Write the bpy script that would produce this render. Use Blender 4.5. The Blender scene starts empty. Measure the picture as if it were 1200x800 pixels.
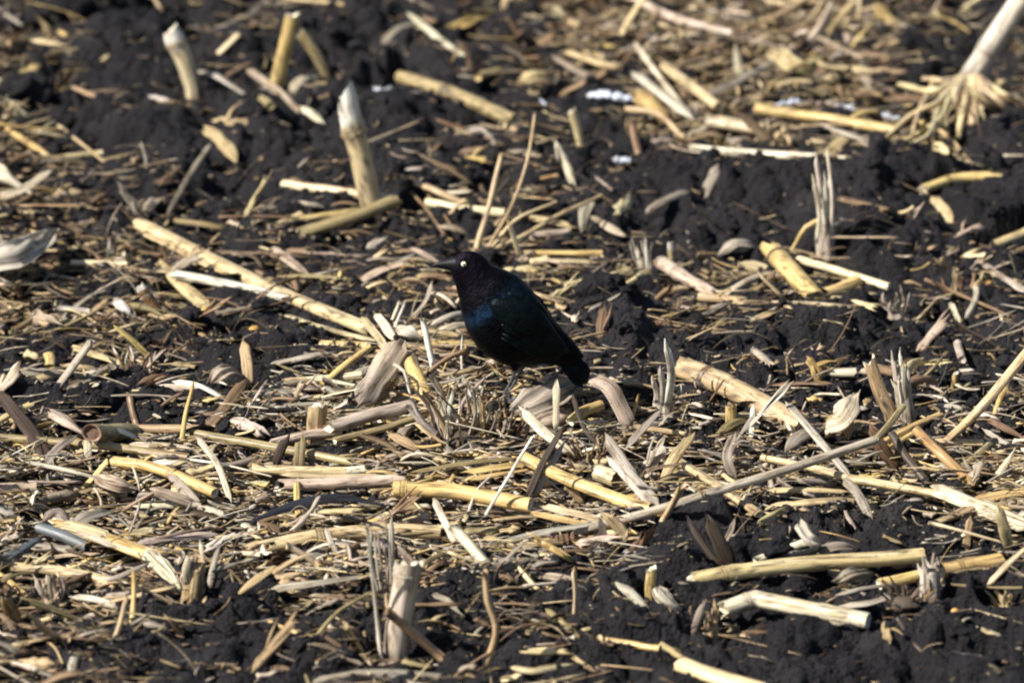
import bpy, math, random
import numpy as np
from mathutils import Vector, Matrix
random.seed(7)
RNG = np.random.default_rng(11)
R = math.radians
SC = bpy.context.scene
COL = SC.collection

# ------------------------------------------------------------------ camera
CAM_DIST, CAM_PITCH, SPAN = 7.0, R(18.0), 1.20          # metres to the bird, look-down angle, width of view at the bird
CAM = np.array([0.0, -CAM_DIST*math.cos(CAM_PITCH), CAM_DIST*math.sin(CAM_PITCH)])
cam_data = bpy.data.cameras.new('camera')
cam = bpy.data.objects.new('camera', cam_data); COL.objects.link(cam)
cam.location = CAM
cam.rotation_euler = (math.pi/2 - CAM_PITCH, 0, 0)
cam_data.sensor_width = 36.0
cam_data.lens = 36.0*CAM_DIST/SPAN
cam_data.clip_start = 0.1; cam_data.clip_end = 500
cam_data.dof.use_dof = True
cam_data.dof.focus_distance = 6.55
cam_data.dof.aperture_fstop = 5.8
SC.camera = cam

# ------------------------------------------------------------------ sky, sun, exposure
SUN_EL, SUN_AZ = R(43), R(-112)                          # azimuth of the sun measured from +Y, clockwise; -100 = left, a little to the camera's side
world = bpy.data.worlds.new('World'); SC.world = world; world.use_nodes = True
nt = world.node_tree
bgn = nt.nodes['Background']
sky = nt.nodes.new('ShaderNodeTexSky'); sky.sky_type = 'NISHITA'; sky.sun_disc = False
sky.sun_elevation = SUN_EL; sky.sun_rotation = SUN_AZ
nt.links.new(sky.outputs[0], bgn.inputs[0]); bgn.inputs[1].default_value = 0.06
sl = bpy.data.lights.new('sun', 'SUN'); sl.energy = 5.0; sl.angle = R(0.5); sl.color = (1.0, 0.965, 0.90)
sun = bpy.data.objects.new('sun', sl); COL.objects.link(sun)
sdir = Vector((math.sin(SUN_AZ)*math.cos(SUN_EL), math.cos(SUN_AZ)*math.cos(SUN_EL), math.sin(SUN_EL)))
sun.rotation_euler = sdir.to_track_quat('Z', 'Y').to_euler(); sun.location = (-3, -1, 4)
SC.view_settings.view_transform = 'Standard'; SC.view_settings.look = 'None'
SC.view_settings.exposure = 0.78; SC.view_settings.gamma = 1.0
SC.render.engine = 'CYCLES'
try:
    SC.cycles.use_denoising = True; SC.cycles.pixel_filter_type = 'BLACKMAN_HARRIS'; SC.cycles.filter_width = 2.15
    SC.cycles.max_bounces = 6; SC.cycles.diffuse_bounces = 3
except Exception:
    pass

# ------------------------------------------------------------------ noise and ground height
def _hash(ix, iy, s):
    n = (ix.astype(np.int64)*374761393 + iy.astype(np.int64)*668265263 + s*2246822519) & 0xffffffff
    n = ((n ^ (n >> 13))*1274126177) & 0xffffffff
    n = (n ^ (n >> 16)) & 0xffffffff
    n = (n*2654435761) & 0xffffffff
    return ((n >> 7) & 0xffffff)/float(0xffffff)
def vnoise(x, y, s=0):
    ix, iy = np.floor(x), np.floor(y); fx, fy = x-ix, y-iy
    fx = fx*fx*(3-2*fx); fy = fy*fy*(3-2*fy)
    a, b = _hash(ix, iy, s), _hash(ix+1, iy, s); c, d = _hash(ix, iy+1, s), _hash(ix+1, iy+1, s)
    return (a*(1-fx)+b*fx)*(1-fy) + (c*(1-fx)+d*fx)*fy
def fbm(x, y, s=0, o=4):
    t, a, m = 0, 1.0, 0
    for k in range(o):
        t = t + a*(vnoise(x*2**k, y*2**k, s+k)-.5); m += a; a *= .5
    return t/m
def domes(x, y, cell, s, keep=.8):
    """height 0..1 of lumps: the highest of randomly sized half-domes, one per cell"""
    gx, gy = x/cell, y/cell
    ix, iy = np.floor(gx), np.floor(gy)
    out = np.zeros_like(gx)
    for dx in (-1, 0, 1):
        for dy in (-1, 0, 1):
            cx, cy = ix+dx, iy+dy
            px = cx+_hash(cx, cy, s); py = cy+_hash(cx, cy, s+1)
            rr = .35+.65*_hash(cx, cy, s+2); on = _hash(cx, cy, s+3) < keep
            an = _hash(cx, cy, s+4)*3.14; st = .7+.6*_hash(cx, cy, s+5)
            ux = (gx-px)*np.cos(an)+(gy-py)*np.sin(an); uy = -(gx-px)*np.sin(an)+(gy-py)*np.cos(an)
            d2 = (ux*st)**2+(uy/st)**2
            h = np.sqrt(np.maximum(0, 1-d2/(rr*rr)))*rr*on
            out = np.maximum(out, h)
    return out

def hs(x, y):
    """smooth ground height (furrow and the raised row of residue)"""
    x = np.asarray(x, float); y = np.asarray(y, float)
    return (0.020*np.exp(-((y+0.36+0.1*x)/0.34)**2) + 0.030*fbm(x*2.1+5, y*1.6+3, 3, 2)
            - 0.012*np.exp(-((y-0.35)/0.25)**2) + 0.012*np.exp(-(((x-0.0)/0.22)**2+((y+0.24)/0.2)**2)))

def ray(u, v):
    """direction of the sight line through a point of the 1200 x 800 photograph"""
    a = (u-600)/1200*SPAN/CAM_DIST; b = (400-v)/1200*SPAN/CAM_DIST
    f = np.array([0, math.cos(CAM_PITCH), -math.sin(CAM_PITCH)]); up = np.array([0, math.sin(CAM_PITCH), math.cos(CAM_PITCH)])
    return f + a*np.array([1., 0, 0]) + b*up
def on_ground(u, v, h=0.0):
    d = ray(u, v); z = h
    for _ in range(12):
        t = (z-CAM[2])/d[2]; p = CAM+t*d; z = .5*z+.5*(float(hs(p[0], p[1]))+h)
    return p
def at_depth(u, v, Y):
    d = ray(u, v); return CAM + d*((Y-CAM[1])/d[1])
def to_px(p):
    q = np.asarray(p)-CAM
    f = np.array([0, math.cos(CAM_PITCH), -math.sin(CAM_PITCH)]); up = np.array([0, math.sin(CAM_PITCH), math.cos(CAM_PITCH)])
    d = q@f
    return 600+q[..., 0]/d*1200*CAM_DIST/SPAN, 400-(q@up)/d*1200*CAM_DIST/SPAN
def px_size(p):
    """metres covered by one pixel of the photograph at point p"""
    return float(np.linalg.norm(np.asarray(p)-CAM))/CAM_DIST*SPAN/1200

FOOT = []                    # (x, y, highest ground allowed, radius) under pieces that lie on the soil

# ------------------------------------------------------------------ materials
def new_mat(name):
    m = bpy.data.materials.new(name); m.use_nodes = True
    t = m.node_tree; return m, t, t.nodes['Principled BSDF'], t.nodes['Material Output']
def nd(t, typ, **kw):
    n = t.nodes.new(typ)
    for k, v in kw.items():
        if k in n.inputs.keys(): n.inputs[k].default_value = v
        else: setattr(n, k, v)
    return n
def ramp(t, src, stops):
    r = t.nodes.new('ShaderNodeValToRGB'); e = r.color_ramp.elements
    e[0].position, e[0].color = stops[0][0], (*stops[0][1], 1); e[1].position, e[1].color = stops[1][0], (*stops[1][1], 1)
    for p, c in stops[2:]:
        q = e.new(p); q.color = (*c, 1)
    t.links.new(src, r.inputs[0]); return r
def mixc(t, mode, fac, a, b):
    m = t.nodes.new('ShaderNodeMix'); m.data_type = 'RGBA'; m.blend_type = mode
    if isinstance(fac, float): m.inputs[0].default_value = fac
    else: t.links.new(fac, m.inputs[0])
    for s, i in ((a, 6), (b, 7)):
        if isinstance(s, tuple): m.inputs[i].default_value = (*s, 1)
        else: t.links.new(s, m.inputs[i])
    return m.outputs[2]

def fibre_material(name, rough=.6, translucent=0.0, bump=.35, spots=.5, across=750.):
    m, t, b, out = new_mat(name)
    col = nd(t, 'ShaderNodeAttribute', attribute_name='col')
    fib = nd(t, 'ShaderNodeAttribute', attribute_name='fib')
    mp = nd(t, 'ShaderNodeMapping'); mp.inputs['Scale'].default_value = (across, 14, 40)
    t.links.new(fib.outputs['Vector'], mp.inputs[0])
    n1 = nd(t, 'ShaderNodeTexNoise', Scale=1.0, Detail=4.0, Roughness=.65); t.links.new(mp.outputs[0], n1.inputs['Vector'])
    r1 = ramp(t, n1.outputs[0], [(.28, (.40, .34, .28)), (.64, (1.18, 1.18, 1.18)), (.46, (.90, .88, .85))])
    c = mixc(t, 'MULTIPLY', 1.0, col.outputs['Color'], r1.outputs[0])
    mp2 = nd(t, 'ShaderNodeMapping'); mp2.inputs['Scale'].default_value = (130, 32, 9)
    t.links.new(fib.outputs['Vector'], mp2.inputs[0])
    n2 = nd(t, 'ShaderNodeTexNoise', Scale=1.0, Detail=5.0, Roughness=.6); t.links.new(mp2.outputs[0], n2.inputs['Vector'])
    r2 = ramp(t, n2.outputs[0], [(.36, (1-spots*.8, 1-spots*.88, 1-spots*.93)), (.58, (1.08, 1.08, 1.08)), (.45, (.96, .93, .88))])
    c = mixc(t, 'MULTIPLY', 1.0, c, r2.outputs[0])
    mp4 = nd(t, 'ShaderNodeMapping'); mp4.inputs['Scale'].default_value = (across*.42, 5, 17)
    t.links.new(fib.outputs['Vector'], mp4.inputs[0])
    n4 = nd(t, 'ShaderNodeTexNoise', Scale=1.0, Detail=2.0, Roughness=.5); t.links.new(mp4.outputs[0], n4.inputs['Vector'])
    r4 = ramp(t, n4.outputs[0], [(.475, (1, 1, 1)), (.525, (1, 1, 1)), (.495, (.38, .30, .24)), (.505, (.38, .30, .24))])
    c = mixc(t, 'MULTIPLY', 1.0, c, r4.outputs[0])
    geo = nd(t, 'ShaderNodeNewGeometry')
    n3 = nd(t, 'ShaderNodeTexNoise', Scale=210.0, Detail=3.0, Roughness=.7); t.links.new(geo.outputs['Position'], n3.inputs['Vector'])
    r3 = ramp(t, n3.outputs[0], [(.60, (0, 0, 0)), (.70, (1, 1, 1))])
    c = mixc(t, 'MIX', r3.outputs[0], c, mixc(t, 'MULTIPLY', 1.0, c, (.42, .36, .34)))
    t.links.new(c, b.inputs['Base Color'])
    b.inputs['Roughness'].default_value = rough
    b.inputs['Specular IOR Level'].default_value = .38
    bp = nd(t, 'ShaderNodeBump', Strength=bump, Distance=.0012)
    t.links.new(n1.outputs[0], bp.inputs['Height']); t.links.new(bp.outputs[0], b.inputs['Normal'])
    if translucent:
        tr = nd(t, 'ShaderNodeBsdfTranslucent'); t.links.new(c, tr.inputs[0])
        mx = nd(t, 'ShaderNodeMixShader', Fac=translucent)
        t.links.new(b.outputs[0], mx.inputs[1]); t.links.new(tr.outputs[0], mx.inputs[2]); t.links.new(mx.outputs[0], out.inputs[0])
    return m
M = {}
M['rind'] = fibre_material('dry maize rind', .40, 0, .35, .5)
M['leaf'] = fibre_material('dry maize leaf', .62, .34, .5, .55, 620.)
M['weathered'] = fibre_material('weathered shredded stem', .8, 0, 1.0, .65, 900.)
M['chaff'] = fibre_material('straw chaff', .65, .12, .3, .5, 500.)

def soil_material():
    m, t, b, out = new_mat('moist black soil')
    geo = nd(t, 'ShaderNodeNewGeometry')
    def noise(s, d=6., r=.6):
        n = nd(t, 'ShaderNodeTexNoise', Scale=s, Detail=d, Roughness=r); t.links.new(geo.outputs['Position'], n.inputs['Vector']); return n
    a, g, f = noise(9.), noise(75., 8., .7), noise(420., 5., .8)
    c1 = ramp(t, a.outputs[0], [(.30, (.0140, .0130, .0148)), (.64, (.0330, .0302, .0325)), (.50, (.0228, .0210, .0235)), (.74, (.0530, .0465, .0430))])
    c2 = ramp(t, g.outputs[0], [(.30, (.68, .66, .67)), (.72, (1.35, 1.31, 1.33))])
    c3 = ramp(t, f.outputs[0], [(.35, (.68, .66, .66)), (.80, (1.8, 1.65, 1.5)), (.62, (1.1, 1.08, 1.08))])
    c = mixc(t, 'MULTIPLY', 1.0, c1.outputs[0], c2.outputs[0]); c = mixc(t, 'MULTIPLY', 1.0, c, c3.outputs[0])
    t.links.new(c, b.inputs['Base Color'])
    b.inputs['Roughness'].default_value = .82; b.inputs['Specular IOR Level'].default_value = .3
    v = nd(t, 'ShaderNodeTexVoronoi', Scale=210.0); t.links.new(geo.outputs['Position'], v.inputs['Vector'])
    b1 = nd(t, 'ShaderNodeBump', Strength=1.0, Distance=.011); t.links.new(g.outputs[0], b1.inputs['Height'])
    b2 = nd(t, 'ShaderNodeBump', Strength=1.0, Distance=.0045); t.links.new(f.outputs[0], b2.inputs['Height']); t.links.new(b1.outputs[0], b2.inputs['Normal'])
    b3 = nd(t, 'ShaderNodeBump', Strength=.8, Distance=.0030, invert=True); t.links.new(v.outputs['Distance'], b3.inputs['Height']); t.links.new(b2.outputs[0], b3.inputs['Normal'])
    t.links.new(b3.outputs[0], b.inputs['Normal'])
    return m
M['soil'] = soil_material()

def plain(name, color, rough=.5, metallic=0., spec=.5, noise=None):
    m, t, b, out = new_mat(name)
    b.inputs['Base Color'].default_value = (*color, 1); b.inputs['Roughness'].default_value = rough
    b.inputs['Metallic'].default_value = metallic; b.inputs['Specular IOR Level'].default_value = spec
    if noise:
        geo = nd(t, 'ShaderNodeNewGeometry'); n = nd(t, 'ShaderNodeTexNoise', Scale=noise[0], Detail=5.0, Roughness=.65)
        t.links.new(geo.outputs['Position'], n.inputs['Vector'])
        r = ramp(t, n.outputs[0], [(.3, tuple(x*(1-noise[1]) for x in color)), (.7, tuple(min(1, x*(1+noise[1]*.5)) for x in color))])
        t.links.new(r.outputs[0], b.inputs['Base Color'])
        bp = nd(t, 'ShaderNodeBump', Strength=.5, Distance=noise[2]); t.links.new(n.outputs[0], bp.inputs['Height']); t.links.new(bp.outputs[0], b.inputs['Normal'])
    return m
M['snow'] = plain('crusted snow', (.58, .61, .68), .55, noise=(160., .35, .004))
M['kernel'] = plain('maize kernel', (.62, .34, .07), .35, noise=(300., .4, .001))
M['cob'] = plain('brown cob husk', (.17, .095, .05), .8, noise=(350., .6, .003))

TONE = dict(gold=(.63, .465, .195), straw=(.65, .525, .30), pale=(.72, .61, .39), cream=(.82, .75, .57), white=(.86, .83, .75),
            grey=(.44, .385, .31), lilac=(.46, .405, .35), pink=(.57, .465, .36), tan=(.50, .37, .215), brown=(.22, .145, .085),
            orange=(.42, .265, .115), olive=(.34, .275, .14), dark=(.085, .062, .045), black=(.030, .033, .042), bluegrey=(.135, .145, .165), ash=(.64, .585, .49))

# ------------------------------------------------------------------ mesh helpers
def catmull(P, n):
    P = np.asarray(P, float)
    if len(P) == 2: return P[0]+(P[1]-P[0])*np.linspace(0, 1, n)[:, None]
    Q = np.vstack([2*P[0]-P[1], P, 2*P[-1]-P[-2]]); seg = len(P)-1; out = []
    L = np.linalg.norm(np.diff(P, axis=0), axis=1); cum = np.concatenate([[0], np.cumsum(L)])/L.sum()
    for s in np.linspace(0, 1, n):
        k = min(seg-1, int(np.searchsorted(cum, s, 'right')-1)); t = (s-cum[k])/(cum[k+1]-cum[k])
        a, b, c, d = Q[k], Q[k+1], Q[k+2], Q[k+3]
        out.append(.5*(2*b+(c-a)*t+(2*a-5*b+4*c-d)*t*t+(3*b-a-3*c+d)*t**3))
    return np.array(out)
def tangents(P):
    T = np.gradient(P, axis=0); return T/np.maximum(1e-9, np.linalg.norm(T, axis=1))[:, None]
def norm(a): return a/max(1e-9, float(np.linalg.norm(a)))
def jitter(c, a=.10):
    k = 1+random.uniform(-a, a); return tuple(max(0.004, min(.9, x*k*(1+random.uniform(-a*.3, a*.3)))) for x in c)

class Geo:
    """collects vertices with a fibre coordinate and a colour; built as ONE mesh"""
    def __init__(s): s.v = []; s.f = []; s.fib = []; s.col = []
    def add(s, V, F, fib, col):
        o = sum(len(a) for a in s.v)
        s.v.append(np.asarray(V, float)); s.fib.append(np.asarray(fib, float))
        C = np.asarray(col, float); C = np.tile(C, (len(V), 1)) if C.ndim == 1 else C
        s.col.append(C); s.f += [tuple(i+o for i in f) for f in F]
    def build(s, name, mat, parent=None, origin=None, smooth=True):
        V = np.vstack(s.v)
        o = np.zeros(3) if origin is None else np.asarray(origin, float)
        me = bpy.data.meshes.new(name); me.from_pydata((V-o).tolist(), [], s.f); me.materials.append(mat)
        a = me.attributes.new('fib', 'FLOAT_VECTOR', 'POINT'); a.data.foreach_set('vector', np.vstack(s.fib).ravel())
        c = me.attributes.new('col', 'FLOAT_COLOR', 'POINT'); C = np.vstack(s.col); c.data.foreach_set('color', np.hstack([C, np.ones((len(C), 1))]).ravel())
        if smooth: me.polygons.foreach_set('use_smooth', [True]*len(me.polygons))
        ob = bpy.data.objects.new(name, me); COL.objects.link(ob)
        if parent is None: ob.location = o
        else: ob.parent = parent
        return ob

def grid_faces(n, m, wrap=False):
    F = []
    for i in range(n-1):
        for j in range(m if wrap else m-1):
            k = (j+1) % m; F.append((i*m+j, i*m+k, (i+1)*m+k, (i+1)*m+j))
    return F
def frame_along(P, N0):
    T = tangents(P); S = np.cross(T, N0); ln = np.linalg.norm(S, axis=1)
    S = np.where(ln[:, None] > 1e-4, S/np.maximum(ln, 1e-9)[:, None], np.array([1., 0, 0])); N = np.cross(S, T); return T, S, N

def tube_geo(g, P, rad, col, n=10, oval=1.0, roll=0.0, groove=0.0, slant=0.0, slant_at=0.0, jag=(0, 0), cap=(True, True), rough=0.0, N0=(0, -.4, .9), ridge=0.0, seed=None):
    """a tapering tube along P; returns frames"""
    P = np.asarray(P, float); m = len(P); rad = np.broadcast_to(np.asarray(rad, float), (m,)).copy()
    T, S, N = frame_along(P, np.asarray(N0, float)); sd = random.uniform(0, 50) if seed is None else seed
    th = np.linspace(0, 2*math.pi, n, endpoint=False)+roll
    cs, sn = np.cos(th), np.sin(th)
    prof = np.ones(n)
    if groove: prof = prof-groove*np.exp(-((np.angle(np.exp(1j*(th-roll-1.9))))/.45)**2)
    if ridge: prof = prof*(1+ridge*np.sin(np.arange(n)*2.4+sd))
    L = np.concatenate([[0], np.cumsum(np.linalg.norm(np.diff(P, axis=0), axis=1))])
    V = np.zeros((m, n, 3)); fb = np.zeros((m, n, 3))
    ln = RNG.uniform(-1, 1, n)
    for i in range(m):
        rr = rad[i]*prof*(1+rough*RNG.uniform(-1, 1, n))
        V[i] = P[i]+S[i]*(rr*cs)[:, None]+N[i]*(rr*sn*oval)[:, None]
        if i == 0 and jag[0]: V[i] += T[i]*(ln*jag[0])[:, None]
        if i == m-1 and jag[1]: V[i] += T[i]*(ln*jag[1])[:, None]
        if slant:
            fade = max(0., 1-(L[-1]-L[i])/(abs(slant)*3.2)); V[i] += T[i]*(slant*fade*np.cos(th-roll-slant_at))[:, None]
        fb[i, :, 0] = (th-roll)*rad.max(); fb[i, :, 1] = L[i]; fb[i, :, 2] = sd
    F = grid_faces(m, n, True)
    if cap[0]: F.append(tuple(range(n)))
    if cap[1]: F.append(tuple(reversed(range((m-1)*n, m*n))))
    g.add(V.reshape(-1, 3), F, fb.reshape(-1, 3), col)
    return T, S, N, L

def strip_geo(g, P, w, col, curl=.8, roll=0.0, twist=0.0, thick=.0007, lanes=5, taper=(.15, .5), jag=(.3, .3), ridge=.1, N0=(0, -.5, .85), wav=.08, seed=None, tint=None):
    """a ribbon with real thickness: leaf blade, split rind, husk"""
    P = np.asarray(P, float); m = len(P); T, S, N = frame_along(P, np.asarray(N0, float)); sd = random.uniform(0, 50) if seed is None else seed
    L = np.concatenate([[0], np.cumsum(np.linalg.norm(np.diff(P, axis=0), axis=1))]); tt = L/L[-1]
    wd = w*np.ones(m)
    if taper[0] > 0: wd *= np.minimum(1, (.25+.75*tt/max(taper[0], 1e-3)))
    if taper[1] > 0: wd *= np.minimum(1, (.18+.82*(1-tt)/max(taper[1], 1e-3)))
    wd *= 1+wav*(vnoise(tt*7+sd, tt*0+sd, 5)-.5)*2
    u = np.linspace(-1, 1, lanes); rd = RNG.uniform(-1, 1, lanes)*ridge; ja, jb = (RNG.uniform(-.8, .8, lanes)+RNG.uniform(-1, 1)*u)*jag[0]*w, (RNG.uniform(-.8, .8, lanes)+RNG.uniform(-1, 1)*u)*jag[1]*w
    top = np.zeros((m, lanes, 3)); bot = np.zeros((m, lanes, 3)); fb = np.zeros((m, lanes, 3))
    for i in range(m):
        an = roll+twist*tt[i]; Si = S[i]*math.cos(an)+N[i]*math.sin(an); Ni = -S[i]*math.sin(an)+N[i]*math.cos(an)
        c = max(1e-3, abs(curl)); rr = wd[i]/c
        x = rr*np.sin(u*c/2); z = (np.cos(u*c/2)-math.cos(c/2))*rr*(1 if curl >= 0 else -1)
        z = z+rd*wd[i]
        top[i] = P[i]+Si*x[:, None]+Ni*z[:, None]
        if i == 0: top[i] += T[i]*ja[:, None]
        if i == m-1: top[i] += T[i]*jb[:, None]
        edge = (1-.6*np.abs(u)**3)[:, None]
        bot[i] = top[i]-Ni*thick*edge
        fb[i, :, 0] = u*w/2; fb[i, :, 1] = L[i]; fb[i, :, 2] = sd
    q = 2*lanes
    V = np.concatenate([top, bot[:, ::-1]], axis=1).reshape(-1, 3); fbb = np.concatenate([fb, fb[:, ::-1]], axis=1).reshape(-1, 3)
    F = grid_faces(m, q, True)
    for j in range(lanes-1):
        F.append((j+1, j, q-1-j, q-2-j)); b = (m-1)*q; F.append((b+j, b+j+1, b+q-2-j, b+q-1-j))
    C = np.asarray(col, float)
    if tint is not None:
        k = np.repeat(tt, q)[:, None]; C = C*(1-k)+np.asarray(tint)*k
    g.add(V, F, fbb, C)

# ------------------------------------------------------------------ placing pieces by where they stand
MASK = np.zeros((400, 600), np.uint8)                    # where larger pieces stand in view, so that loose litter is not heaped over them
def reserve(P, w):
    """P: points in the field, w: width in pixels of the photograph"""
    P = np.asarray(P); Q = catmull(P, max(4, int(np.linalg.norm(P[-1]-P[0])/.004)+2)) if len(P) > 1 else P
    for q in Q:
        u, v = to_px(q); r = w*.5/2+1; a0, a1 = int(max(0, u/2-r)), int(min(599, u/2+r)); b0, b1 = int(max(0, v/2-r)), int(min(399, v/2+r))
        if a1 > a0 and b1 > b0: MASK[b0:b1+1, a0:a1+1] = 1
def masked(x, y, z):
    u, v = to_px(np.stack([x, y, z], -1)); i = (u/2).astype(int); j = (v/2).astype(int); ok = (i >= 0) & (i < 600) & (j >= 0) & (j < 400)
    return np.where(ok, MASK[np.clip(j, 0, 399), np.clip(i, 0, 599)], 0) > 0
def path3(pts, up=False, lean=0.0, lift=0.0):
    """pts: (u, v[, height above the soil in mm]) -> points in the field. up: rises in an upright plane above its first point"""
    out = []
    if up:
        b = on_ground(pts[0][0], pts[0][1], (pts[0][2] if len(pts[0]) > 2 else 0)/1000)
        out.append(b); v0 = pts[0][1]
        for p in pts[1:]:
            out.append(at_depth(p[0], p[1], b[1]+lean*(v0-p[1])*.001))
        return np.array(out)
    for p in pts: out.append(on_ground(p[0], p[1], (p[2] if len(p) > 2 else 10)/1000+lift))
    return np.array(out)
def footprint(P, r):
    d = np.linalg.norm(P[-1]-P[0]); k = max(3, int(d/.008)); Q = catmull(P, k)
    for q in Q: FOOT.append((q[0], q[1], q[2]-r*.35, r+.007))

GROUP = dict(stalk_piece='broken maize stalks lying in the stubble', stalk_stub='cut maize stubs still standing', leaf_strip='dry maize leaf strips',
             husk='crumpled maize husks', straw='thin straws and stem slivers', twig='thin dark and brown twigs', frayed_stub='frayed standing stubs',
             root_crown='pulled root crowns', snow_patch='small patches of old snow', kernel='loose maize kernels', cob_fragment='broken maize cobs')
CAT = dict(stalk_piece='cornstalk', stalk_stub='stub', leaf_strip='dry leaf', husk='husk', straw='straw', twig='twig', frayed_stub='stub', root_crown='root crown',
           snow_patch='snow', kernel='kernel', cob_fragment='cob')
MARKS = []                   # (u, v, phrase) of the pieces other labels may refer to
def tag(o, label, kind, group=None, cat=None):
    o['label'] = label; o['category'] = cat or CAT[kind]; g = group or GROUP.get(kind)
    if g: o['group'] = g
    return o

def wobble(Q, r):
    n = len(Q); a = RNG.uniform(-1, 1, 3)*r*.12; b = RNG.uniform(-1, 1, 3)*r*.05; t = np.linspace(0, 1, n)[:, None]
    return Q+np.sin(t*math.pi*1.3)*a+np.sin(t*math.pi*3.1)*b

def stalk(label, pts, w, tone, nodes=(), up=False, lean=0.0, cut=('cut', 'cut'), kind='stalk_piece', oval=.86, taper=1.0, groove=.0, sheath=None, tip=None, lift=0.0, mat='rind', nodecol=None, endcol=None, kink=False):
    P = path3(pts, up, lean, lift); reserve(P, w); mid = P[len(P)//2]; r = w*px_size(mid)/2; col = jitter(TONE[tone] if isinstance(tone, str) else tone)
    length = float(np.linalg.norm(np.diff(P, axis=0), axis=1).sum()); n = max(6, int(length/.009)); Q = wobble(catmull(P, n), r)
    if kink:
        D = np.concatenate([[0], np.cumsum(np.linalg.norm(np.diff(P, axis=0), axis=1))])/length; Q = np.stack([np.interp(np.linspace(0, 1, n), D, P[:, q]) for q in range(3)], 1)
    if up: Q[0] -= np.array([0, 0, .02]); 
    t = np.linspace(0, 1, n); rad = r*(1+(taper-1)*t)
    for q in nodes: rad = rad*(1+.13*np.exp(-((t-q)*length/.006)**2))
    if tip == 'point': rad = rad*np.clip(.78+(1-t)*length/.06, .78, 1)
    if tip == 'round': rad = rad*np.clip((1-t)*length/.008, .62, 1)**.45
    slant = r*{'point': 1.15, 'round': .25}.get(tip, .35 if up else .0)
    g = Geo(); N0 = (0, -1, .15) if up else (0, -.4, .9)
    C = np.asarray(col)
    if up and cut[1] == 'cut': cut = (cut[0], 'crush')
    jg = [{'crush': .0028, 'cut': .0012, 'jag': .006, 'tear': .016}.get(c, .001) for c in cut]
    T, S, N, L = tube_geo(g, Q, rad, C, n=16, oval=oval, groove=groove, slant=slant, slant_at=.35, jag=jg, cap=(False, False), N0=N0, ridge=.025)
    # colour: pale towards the cut end, darker blotches close to nodes
    tt = np.repeat(t, 16)[:, None]; cc = np.tile(C, (len(tt), 1))
    for q in nodes: cc = cc*(1-.30*np.exp(-((tt-q)*length/.008)**2))
    if tip: cc = cc*(1-np.clip((tt-.74)/.06, 0, 1))+np.asarray(TONE['white'])*np.clip((tt-.74)/.06, 0, 1)
    if up or kind == 'stalk_piece':                           # mud clinging to the rind in patches
        nn = fbm(tt[:, 0]*length*55+3.1*np.tile(np.arange(16), n)*.35, np.tile(np.arange(16), n)*.5+t[0]+length*91, 13, 3)
        near = np.exp(-tt[:, 0]*length/.030) if up else .25
        mud = np.clip((nn-.20+.17*near)/.07, 0, 1)[:, None]*.85; cc = cc*(1-mud)+np.array([.060, .050, .045])*mud
    g.col[0] = cc
    # wall thickness at both ends
    for e in (0, 1):
        k = 0 if e == 0 else n-1; sgn = 1 if e == 0 else -1; ring = g.v[0].reshape(n, 16, 3)[k]; c0 = Q[k]
        inner = c0+(ring-c0)*.80+T[k]*sgn*.0005; deep = c0+(ring-c0)*.74+T[k]*sgn*min(.010, length*.2)
        V = np.vstack([ring+T[k]*sgn*(-.0001), inner, deep]); F = [tuple(reversed(f)) for f in grid_faces(3, 16, True)] if e == 0 else grid_faces(3, 16, True)
        g.add(V, F, np.tile([.01, .01, 3.], (48, 1)), np.asarray(TONE['cream'])*.8 if endcol is None else np.asarray(endcol))
    ob = g.build(kind, M[mat], origin=P[0])
    for e in (0, 1):
        if up and e == 0: continue
        k = 0 if e == 0 else n-1; sgn = 1 if e == 0 else -1; c0 = Q[k]+T[k]*sgn*min(.004, length*.1)
        gp = Geo(); th = np.linspace(0, 2*math.pi, 16, endpoint=False); rr = float(rad[k])*.82
        V = [c0+T[k]*(-sgn)*.001]; fb = [(0, 0, 1)]
        for q in (.5, 1.0):
            for a in th:
                V.append(c0+S[k]*math.cos(a)*rr*q+N[k]*math.sin(a)*rr*q*oval+T[k]*random.uniform(-.0009, .0009)); fb.append((math.cos(a)*rr*q*3, math.sin(a)*rr*q, 1))
        F = [(0, 1+j, 1+(j+1) % 16) for j in range(16)]+[(1+j, 17+j, 17+(j+1) % 16, 1+(j+1) % 16) for j in range(16)]
        gp.add(V, F, fb, TONE['pale'] if endcol is None else endcol); gp.build('pith', M['weathered'], ob, P[0])
    for q in nodes:
        gn = Geo(); k = min(n-2, max(1, int(q*(n-1)))); h = .0035
        s = np.linspace(-1, 1, 6)[:, None]; PP = Q[k]+T[k]*s*h; rr = rad[k]*(1.02+.07*np.exp(-(s[:, 0]/.35)**2))
        tube_geo(gn, PP, rr, jitter(nodecol or tuple(x*.62 for x in col)), n=16, oval=oval, N0=N0, cap=(True, True), ridge=.02); gn.build('node', M['rind'], ob, P[0])
    if up and r > .006 and sheath is None and tip != 'round':
        gs = Geo(); i1 = max(5, int(n*random.uniform(.45, .8))); PP = Q[1:i1]+np.array([random.uniform(-.3, .3)*r, -r*.12, 0])
        strip_geo(gs, PP, r*1.5, jitter(TONE['pink']), curl=2.2, roll=random.uniform(-.5, .5), lanes=7, taper=(0, .12), jag=(.2, 1.2), thick=.0009, N0=N0, ridge=.05); gs.build('sheath', M['leaf'], ob, P[0])
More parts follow.
